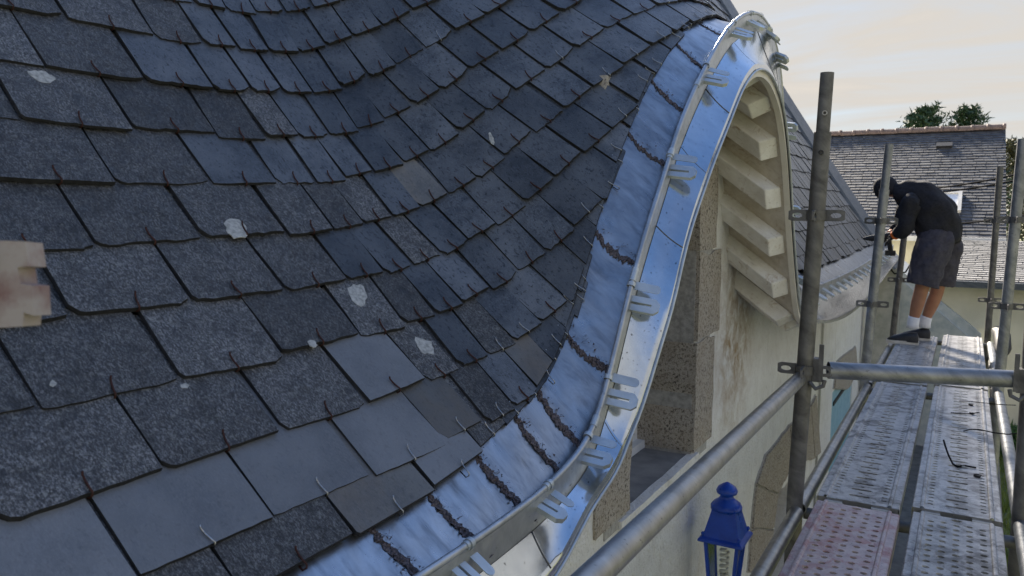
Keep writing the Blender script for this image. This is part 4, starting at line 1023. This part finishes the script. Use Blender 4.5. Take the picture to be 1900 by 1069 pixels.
for A, K_, nm_ in ((AN, KN, 'n'), (AF, KF, 'f')):
    mb = MB(); up_ = (K_-A).normalized(); mb.tube([A-V((0, 0, .06)), A-V((0, 0, .02)), A+up_*.03, A+up_*.048], [.056, .053, .052, .050], 14); mb.build('sock', MAT['sock'], man, smooth='all')
    zf = PZ+.002; hx = A.x+.055; tx = A.x-.21
    mb = MB(); secs = []
    for f, wv, ht in ((0, .030, .085), (.06, .042, .118), (.28, .046, .120), (.48, .047, .105), (.68, .052, .085), (.86, .048, .068), (.96, .034, .052), (1.0, .016, .042)):
        x_ = hx+(tx-hx)*f; secs.append([V((x_, A.y+wv*c_, zf+.025+(ht-.025)*h_)) for c_, h_ in ((-1, 0), (-1, .5), (-.72, .9), (0, 1), (.72, .9), (1, .5), (1, 0))])
    mb.add([q for s_ in secs for q in s_], [(i*7+k_, i*7+k_+1, i*7+7+k_+1, i*7+7+k_) for i in range(7) for k_ in range(6)]+[tuple(range(6, -1, -1)), tuple(49+k_ for k_ in range(7))])
    so2 = mb.build('shoe', MAT['shoe_black'], man, smooth='all')
    mb = MB(); ol = [(hx+.006, -.026), (hx, .0), (hx+.006, .026), (hx-.09, .046), (hx-.2, .054), (hx-.27, .042), (tx-.008, .014), (tx-.008, -.014), (hx-.27, -.042), (hx-.2, -.054), (hx-.09, -.046)]
    mb.slab([(x_, y_+A.y) for x_, y_ in ol][::-1], [], (0, 0, zf+.034), (1, 0, 0), (0, 1, 0), .033); mb.build('sole', MAT['shoe_sole'], man)
# cap, hands with gloves
mb = MB(); ax = V((-.35, 0, .94)).normalized(); mb.lathe([(.09, -.085), (.106, -.04), (.110, 0), (.104, .04), (.085, .078), (.05, .102), (.004, .112)], HEA+V((.0, 0, .005)), 18, ax)
mb.build('cap', MAT['jumper'], man, smooth='all')
for W_, E_ in ((WRN, ELN), (WRF, ELF)):
    d = (W_-E_).normalized(); sdv = V((0, 1, 0)); nodes = [(W_, .036), (W_+d*.05, (.045, .024)), (W_+d*.095, (.042, .02))]; ed = [(0, 1), (1, 2)]
    for k_, ln in enumerate((.05, .06, .058, .046)):
        o_ = W_+d*.10+sdv*(-.03+.02*k_); b_ = len(nodes); nodes += [(o_, .0095), (o_+d*ln*.5+V((0, 0, -.012)), .009), (o_+d*ln*.7+V((0, 0, -.04)), .008)]; ed += [(2, b_), (b_, b_+1), (b_+1, b_+2)]
    b_ = len(nodes); nodes += [(W_+d*.03+V((-.02, -.04, -.02)), .012), (W_+d*.06+V((-.03, -.05, -.05)), .010)]; ed += [(1, b_), (b_, b_+1)]
    skin_obj('glove', nodes, ed, MAT['black_iron'], man, 1)
    mb = MB(); mb.tube([W_-d*.012, W_+d*.012], .046, 12); mb.build('glove_cuff', MAT['orange'], man, smooth=True)
# cordless tool in the hands
tl = empty('hand_tool', WRN+V((-.1, .1, -.05)), 'small orange and black hand tool held by the worker at the gutter end', 'tool')
q = WRN.lerp(WRF, .5)+(WRN-ELN).normalized()*.12
mb = MB(); mb.tube([q+V((.05, 0, .05)), q+V((-.12, 0, .02)), q+V((-.2, 0, .015))], [.035, .032, .012], 10); mb.build('motor_body', MAT['black_iron'], tl, smooth=True)
mb = MB(); mb.tube([q+V((-.02, 0, .04)), q+V((-.07, 0, .03))], .037, 10); mb.build('motor_band', MAT['orange'], tl, smooth=True)
mb = MB(); mb.tube([q+V((.03, 0, .03)), q+V((.05, 0, -.1))], .022, 8); mb.box(q+V((.05, 0, -.12)), (.09, .07, .05)); mb.build('grip', MAT['black_iron'], tl, smooth=True)

# ------------------------------------------------------------------ lean-to and gable end beyond the house
lt = empty('lean_to', (-.2, 13, GZ), 'low grey lean-to with sloping sheet roof beyond the gable end', 'shed')
YL = 13.7
a1, a2, a3 = pY(1700, 470, YL), pY(1813, 622, YL), pY(1600, 470, YL)
mb = MB(); ro_a = [V((XW-.3, YL, a1.z+.25)), V((a2.x, YL, a2.z)), V((a2.x, YL+2.2, a2.z)), V((XW-.3, YL+2.2, a1.z+.25))]
nn = (ro_a[1]-ro_a[0]).cross(ro_a[3]-ro_a[0]).normalized()
mb.add(ro_a+[q-nn*.05 for q in ro_a], [(0, 1, 2, 3), (7, 6, 5, 4), (0, 4, 5, 1), (1, 5, 6, 2), (2, 6, 7, 3), (3, 7, 4, 0)]); mb.build('sheet_roof', MAT['lean_sheet'], lt)
d = (ro_a[1]-ro_a[0]); 
mb = MB(); e0 = [ro_a[0]+V((.0, -.03, .03)), ro_a[1]+V((.05, -.03, .03)), ro_a[1]+V((.05, -.03, -.26)), ro_a[0]+V((0, -.03, -.30))]
mb.add(e0+[q+V((0, .06, 0)) for q in e0], [(3, 2, 1, 0), (4, 5, 6, 7), (0, 1, 5, 4), (1, 2, 6, 5), (2, 3, 7, 6), (3, 0, 4, 7)]); mb.build('edge_flashing', MAT['lean_sheet'], lt)
mb = MB(); mb.slab([(XW-.3, GZ), (a2.x-.06, GZ), (a2.x-.06, a2.z-.06), (XW-.3, a1.z+.2)], [], (0, YL+.06, 0), (1, 0, 0), (0, 0, 1), -.2); mb.build('end_wall', MAT['lean_sheet'], lt)
# rough pier at the corner of the house (same wall, mossy cement)
mb = MB(); mb.box((XW+.22, YE+.02, (GZ-.72)/2), (.42, .34, -GZ-.72)); mb.build('corner_pier', MAT['moss_cement'], house)
c_a = pY(1622, 506, YE-.2)
mb = MB(); mb.tube([V((-1.0, YE-.16, -.86)), V((-.9, YE-.2, -.98)), V((-.75, YE-.2, -.95)), V((-.68, YE-.2, -.8))], .012, 6); mb.build('wall_cable', MAT['cable_black'], house, smooth='all')

# ------------------------------------------------------------------ house across the garden
YH = 18.0
fh = empty('neighbour_house', (6, 20, GZ), 'neighbouring house with tall grey slate roof and brick-coloured ridge tiles', 'house')
er = pY(1870, 443, YH); rz = pY(1866, 240, YH+4.2); el = pY(1500, 452, YH); rl_ = pY(1545, 252, YH+4.2)
xl, xr = min(el.x, -3.5), rz.x
ez, rzz = er.z, rz.z
def uvroof(mb, ob, corners):
    me = ob.data; uv = me.uv_layers.new(name='UVMap')
    for p_ in me.polygons:
        for li in p_.loop_indices:
            co = me.vertices[me.loops[li].vertex_index].co; uv.data[li].uv = (co.x, co.y*1.22)
mb = MB(); q = [V((xl, YH-.25, ez)), V((xr+.0, YH-.25, ez)), V((xr, YH+4.2, rzz)), V((xl, YH+4.2, rzz))]
mb.add(q, [(0, 1, 2, 3)]); q2 = [V((xr, YH+8.6, ez)), V((xl, YH+8.6, ez))]; mb.add([q[3], q[2], q2[0], q2[1]], [(0, 1, 2, 3)])
ro = mb.build('roof', MAT['far_slate'], fh); uvroof(mb, ro, q)
mb = MB(); mb.slab([(YH, GZ), (YH+8.4, GZ), (YH+8.4, ez-.05), (YH+4.2, rzz-.08), (YH, ez-.05)], [], (xr-.12, 0, 0), (0, 1, 0), (0, 0, 1), .3); mb.box(((xl+xr)/2, YH+.15, (GZ+ez)/2), (xr-xl-.9, .3, ez-GZ)); mb.build('wall', MAT['far_render'], fh)
mb = MB(); mb.box(((xl+xr)/2, YH-.3, ez-.03), (xr-xl, .12, .09)); mb.build('eaves_gutter', MAT['far_trim'], fh)
nt_ = int((xr-rl_.x)/.33)
tm = None
for i in range(nt_+14):
    x_ = xr-.165-.33*i
    if x_ < xl: break
    if tm is None:
        mb = MB(); seg = 8; vs_ = []
        for xx, rr_ in ((-.17, .125), (.10, .125), (.12, .145), (.17, .145)):
            for k_ in range(seg+1): g_ = math.pi*k_/seg; vs_.append(V((xx, rr_*math.cos(g_), rr_*math.sin(g_)-.03)))
        mb.add(vs_, [(a_*(seg+1)+k_, a_*(seg+1)+k_+1, (a_+1)*(seg+1)+k_+1, (a_+1)*(seg+1)+k_) for a_ in range(3) for k_ in range(seg)])
        ob = mb.build('ridge_tile', MAT['terracotta'], fh, origin=(0, 0, 0)); tm = ob
    else: ob = tm.copy(); COL.objects.link(ob); ob.parent = fh
    ob.location = V((x_, YH+4.2, rzz+.02+RNG.uniform(-.012, .012)))-world_loc(fh)
def far_courses(q, parent, wv, ex, seed, mat):
    rl = random.Random(seed); u = (q[1]-q[0]); W_ = u.length; u.normalize(); v_ = q[3]-q[0]; H_ = v_.length; v_.normalize(); n_ = u.cross(v_).normalized()
    mb = MB(); tn = []; nr = int(H_/ex)
    for k_ in range(nr):
        x_ = -rl.uniform(0, wv) if k_ % 2 else -wv*.5
        while x_ < W_:
            w_ = wv*rl.uniform(.8, 1.15); a_, b_ = max(0, x_+.006), min(W_, x_+w_-.006)
            if b_-a_ > .03:
                y0 = ex*k_+rl.uniform(-.012, .012); hb = .022+rl.uniform(0, .006); o_ = q[0]
                pp = [o_+u*a_+v_*y0+n_*hb, o_+u*b_+v_*(y0+rl.uniform(-.008, .008))+n_*hb, o_+u*b_+v_*(y0+ex*1.35)+n_*.004, o_+u*a_+v_*(y0+ex*1.35)+n_*.004]
                lw_ = [k2-n_*(hb+.004) for k2 in pp[:2]]
                mb.add(pp+lw_, [(0, 1, 2, 3), (4, 5, 1, 0)]); tn += [.3+.4*rl.random()]*2
            x_ += w_
    tag(mb.build('slate_courses', mat, parent, attrs=tn), kind='stuff')
far_courses(q, fh, .24, .135, 5, MAT['slate_far'])
def onroof(x, y):                                       # point of the far roof plane under a pixel
    n_ = (q[1]-q[0]).cross(q[3]-q[0]); d = ray(x, y); return d*(n_.dot(q[0])/n_.dot(d)), n_.normalized()
c, n_ = onroof(1752, 273); mb = MB(); mb.box(c+n_*.03, (.34, .2, .1), Matrix.Rotation(math.atan2(rzz-ez, 4.45), 3, 'X')); mb.build('roof_vent', MAT['black_iron'], fh)
c, n_ = onroof(1764, 378); rotx = Matrix.Rotation(math.atan2(rzz-ez, 4.45), 3, 'X')
fw2 = V((1, 0, 0)); fu2 = rotx @ V((0, 1, 0))
sk = mb = MB(); mb.slab(rect(-.2, .2, -.42, .42), [rect(-.13, .13, -.34, .34)], c+n_*.08, fw2, fu2, .1); wo = mb.build('roof_window', MAT['cream_board'], fh)
mb = MB(); mb.slab(rect(-.14, .14, -.35, .35), [], c+n_*.05, fw2, fu2, .02); mb.build('pane', MAT['window_white'], wo)
# annex in front
an = empty('annex', (7, 15, GZ), 'cream walled single-storey annex with pale slate roof before the neighbouring house', 'building')
YA = 14.4; gz_ = pY(1840, 522, YA).z; tz = pY(1840, 445, YH-.35).z
axl, axr = pY(1690, 522, YA).x, 9.0
mb = MB(); qa = [V((axl, YA-.2, gz_)), V((axr, YA-.2, gz_)), V((axr, YH-.36, tz-.02)), V((axl, YH-.36, tz-.02))]; mb.add(qa+[k_-V((0, 0, .08)) for k_ in qa], [(0, 1, 2, 3), (7, 6, 5, 4), (0, 4, 5, 1), (1, 5, 6, 2), (3, 7, 4, 0)])
ro = mb.build('roof', MAT['far_slate_pale'], an); uvroof(mb, ro, qa)
far_courses(qa, an, .26, .15, 6, MAT['slate_far_pale'])
mb = MB(); mb.box(((axl+axr)/2+.1, YA+.15, (GZ+gz_)/2-.04), (axr-axl-.2, .3, gz_-GZ-.08)); mb.box((axl+.25, (YA+YH)/2, (GZ+gz_)/2-.1), (.3, YH-YA-.8, gz_-GZ-.2)); mb.build('wall', MAT['far_render'], an)
mb = MB(); mb.box(((axl+axr)/2, YA-.24, gz_-.045), (axr-axl, .12, .10)); mb.build('gutter', MAT['zinc_dark'], an)
# dark house further right
dh = empty('gabled_house', (9, 22, GZ), 'dark roofed house with pale bargeboard at the right behind the wires', 'house')
p1, p2 = pY(1868, 292, 21.0), pY(1868, 395, 21.0)
mb = MB(); vz = [V((p1.x+.25, 20.6, p1.z)), V((p1.x+9, 20.6, p1.z)), V((p1.x+9, 17.5, p2.z-.9)), V((p1.x+2.6, 17.5, p2.z-.9))]
mb.add(vz+[k_-V((0, 0, .1)) for k_ in vz], [(3, 2, 1, 0), (4, 5, 6, 7), (0, 1, 5, 4), (2, 3, 7, 6), (3, 0, 4, 7), (1, 2, 6, 5)]); ro = mb.build('roof', MAT['far_slate'], dh); uvroof(mb, ro, vz)
mb = MB(); mb.tube([vz[0]-V((0, .05, .12)), vz[3]-V((0, .05, .12))], .09, 4); mb.build('bargeboard', MAT['far_trim'], dh)
mb = MB(); mb.box((p1.x+5.5, 19.6, (GZ+p2.z-.9)/2), (6, 3, p2.z-.9-GZ-.1)); mb.build('wall', MAT['far_render'], dh)

# ------------------------------------------------------------------ overhead cables
def cable(a_, b_, Ya, Yb, lab, r=.014):
    A_, B_ = pY(*a_, Ya), pY(*b_, Yb); pts = []
    for i in range(17): f = i/16; q_ = A_.lerp(B_, f); q_.z -= .10*math.sin(math.pi*f); pts.append(q_)
    mb = MB(); mb.tube(pts, r, 6); tag(mb.build('overhead_cable', MAT['cable_black'], smooth='all'), lab, 'cable', 'overhead cables')
cable((1620, 356), (1990, 300), 16, 12.5, 'upper black overhead cable crossing before the slate roof')
cable((1625, 362), (1990, 312), 16, 12.4, 'lower black overhead cable of the close pair before the slate roof')
cable((1640, 415), (1990, 385), 16, 12.3, 'single black overhead cable just above the annex roof')

# ------------------------------------------------------------------ trees
def conifer(px, top_px, Y, wpx, lab, mat, name='conifer_tree', seed=0, full=1.0):
    top = pY(px, top_px, Y); base = V((top.x, Y, GZ)); H_ = top.z-GZ; sc_w = (ray(px, top_px)*(Y/ray(px, top_px).y)).dot(FW)/FPX*wpx
    t = empty(name, base, lab, 'tree'); rl = random.Random(seed)
    mb = MB(); mb.tube([base, base+V((.05, 0, H_*.5)), base+V((0, 0, H_*.97))], [.2, .12, .02], 8)
    tips = []
    for i in range(70):
        f = .25+.73*i/70; a = i*2.4+rl.uniform(-.3, .3); ln = sc_w*.5*(1-f)**.62*1.5*rl.uniform(.75, 1.15)*full
        o_ = base+V((0, 0, H_*f)); d = V((math.cos(a), math.sin(a), .75)); e_ = o_+d*ln; mb.tube([o_, o_+d*ln*.5+V((0, 0, .05)), e_], [.03, .02, .008], 4); tips.append((o_, e_, ln))
    mb.build('trunk', MAT['bark'], t, smooth='all')
    mb = MB()
    for o_, e_, ln in tips:
        for _ in range(75):
            f = rl.uniform(.25, 1.15); c = o_.lerp(e_, f)+V((rl.gauss(0, .10), rl.gauss(0, .10), rl.gauss(0, .09)))*(.4+ln*.8)
            d1 = V((rl.gauss(0, 1), rl.gauss(0, 1), rl.gauss(.5, .7))).normalized()*rl.uniform(.10, .24); d2 = d1.orthogonal().normalized()*.04
            mb.add([c-d2, c+d2, c+d1], [(0, 1, 2)])
    mb.build('crown', mat, t)
conifer(1722, 196, 30, 95, 'dark conifer behind the ridge tiles, broader of the pair', MAT['leaf_conifer'], seed=1, full=1.5)
conifer(1697, 208, 31, 60, 'slim dark conifer leaning against the broader one behind the ridge', MAT['leaf_conifer'], seed=4, full=1.3)
conifer(1797, 196, 30, 85, 'dark conifer standing alone behind the ridge tiles near the vent', MAT['leaf_conifer'], seed=2, full=1.5)
conifer(1885, 262, 34, 90, 'olive brown tree beside the gable of the neighbouring house', MAT['leaf_olive'], 'garden_tree', 3, 1.8)

# ------------------------------------------------------------------ hedge and grass
def shrub(c, rx, rz_, lab, seed):
    rl = random.Random(seed); t = empty('shrub', c, lab, 'shrub', 'low shrubs along the annex wall'); mb = MB()
    for i in range(6): a = rl.uniform(0, 6.3); mb.tube([c, c+V((math.cos(a)*rx*.6, math.sin(a)*rx*.6, rz_*.9))], [.015, .005], 4)
    mb.build('stem', MAT['bark'], t); mb = MB()
    for _ in range(2600):
        d = V((rl.gauss(0, 1), rl.gauss(0, 1), abs(rl.gauss(0, 1)))).normalized()*rl.uniform(.45, 1)**.6
        p_ = c+V((d.x*rx, d.y*rx, d.z*rz_)); p_ += V((rl.gauss(0, .03), rl.gauss(0, .03), rl.gauss(0, .03)))
        d1 = V((rl.gauss(0, 1), rl.gauss(0, 1), rl.gauss(.4, .8))).normalized()*rl.uniform(.05, .11); d2 = d1.orthogonal().normalized()*.022
        mb.add([p_-d2, p_+d2, p_+d1], [(0, 1, 2)])
    mb.build('foliage', MAT['leaf_hedge'], t)
for i, lb in enumerate(('low green shrub behind the outer scaffold posts at the annex wall', 'taller leafy shrub against the cream annex wall', 'broad green shrub further along the cream annex wall')): shrub(V((.75+.62*i, YA-.7-(i % 2)*.15, GZ)), .42+.1*(i % 3), .45+.14*(i % 2), lb, i)
rg = random.Random(3); mb = MB()
for _ in range(60000):
    Y = 1.5+12.5*rg.random()**1.3; X = .34+rg.random()*(.3+.42*Y)
    h_ = rg.uniform(.05, .16)*(1+1.1*max(0, mnoise.noise(V((X*1.2, Y*1.2, 0))))); a = rg.uniform(0, 6.3); wv = rg.uniform(.003, .006)*1.4; b_ = V((X, Y, GZ)); ln = V((rg.gauss(0, .05), rg.gauss(0, .05), h_))
    sdv = V((math.cos(a)*wv, math.sin(a)*wv, 0)); mb.add([b_-sdv, b_+sdv, b_+ln], [(0, 1, 2)])
tag(mb.build('lawn_grass', MAT['grass_blade'], origin=(0, 5, GZ)), 'long yellow-green grass below the scaffold', 'grass', None, 'stuff')
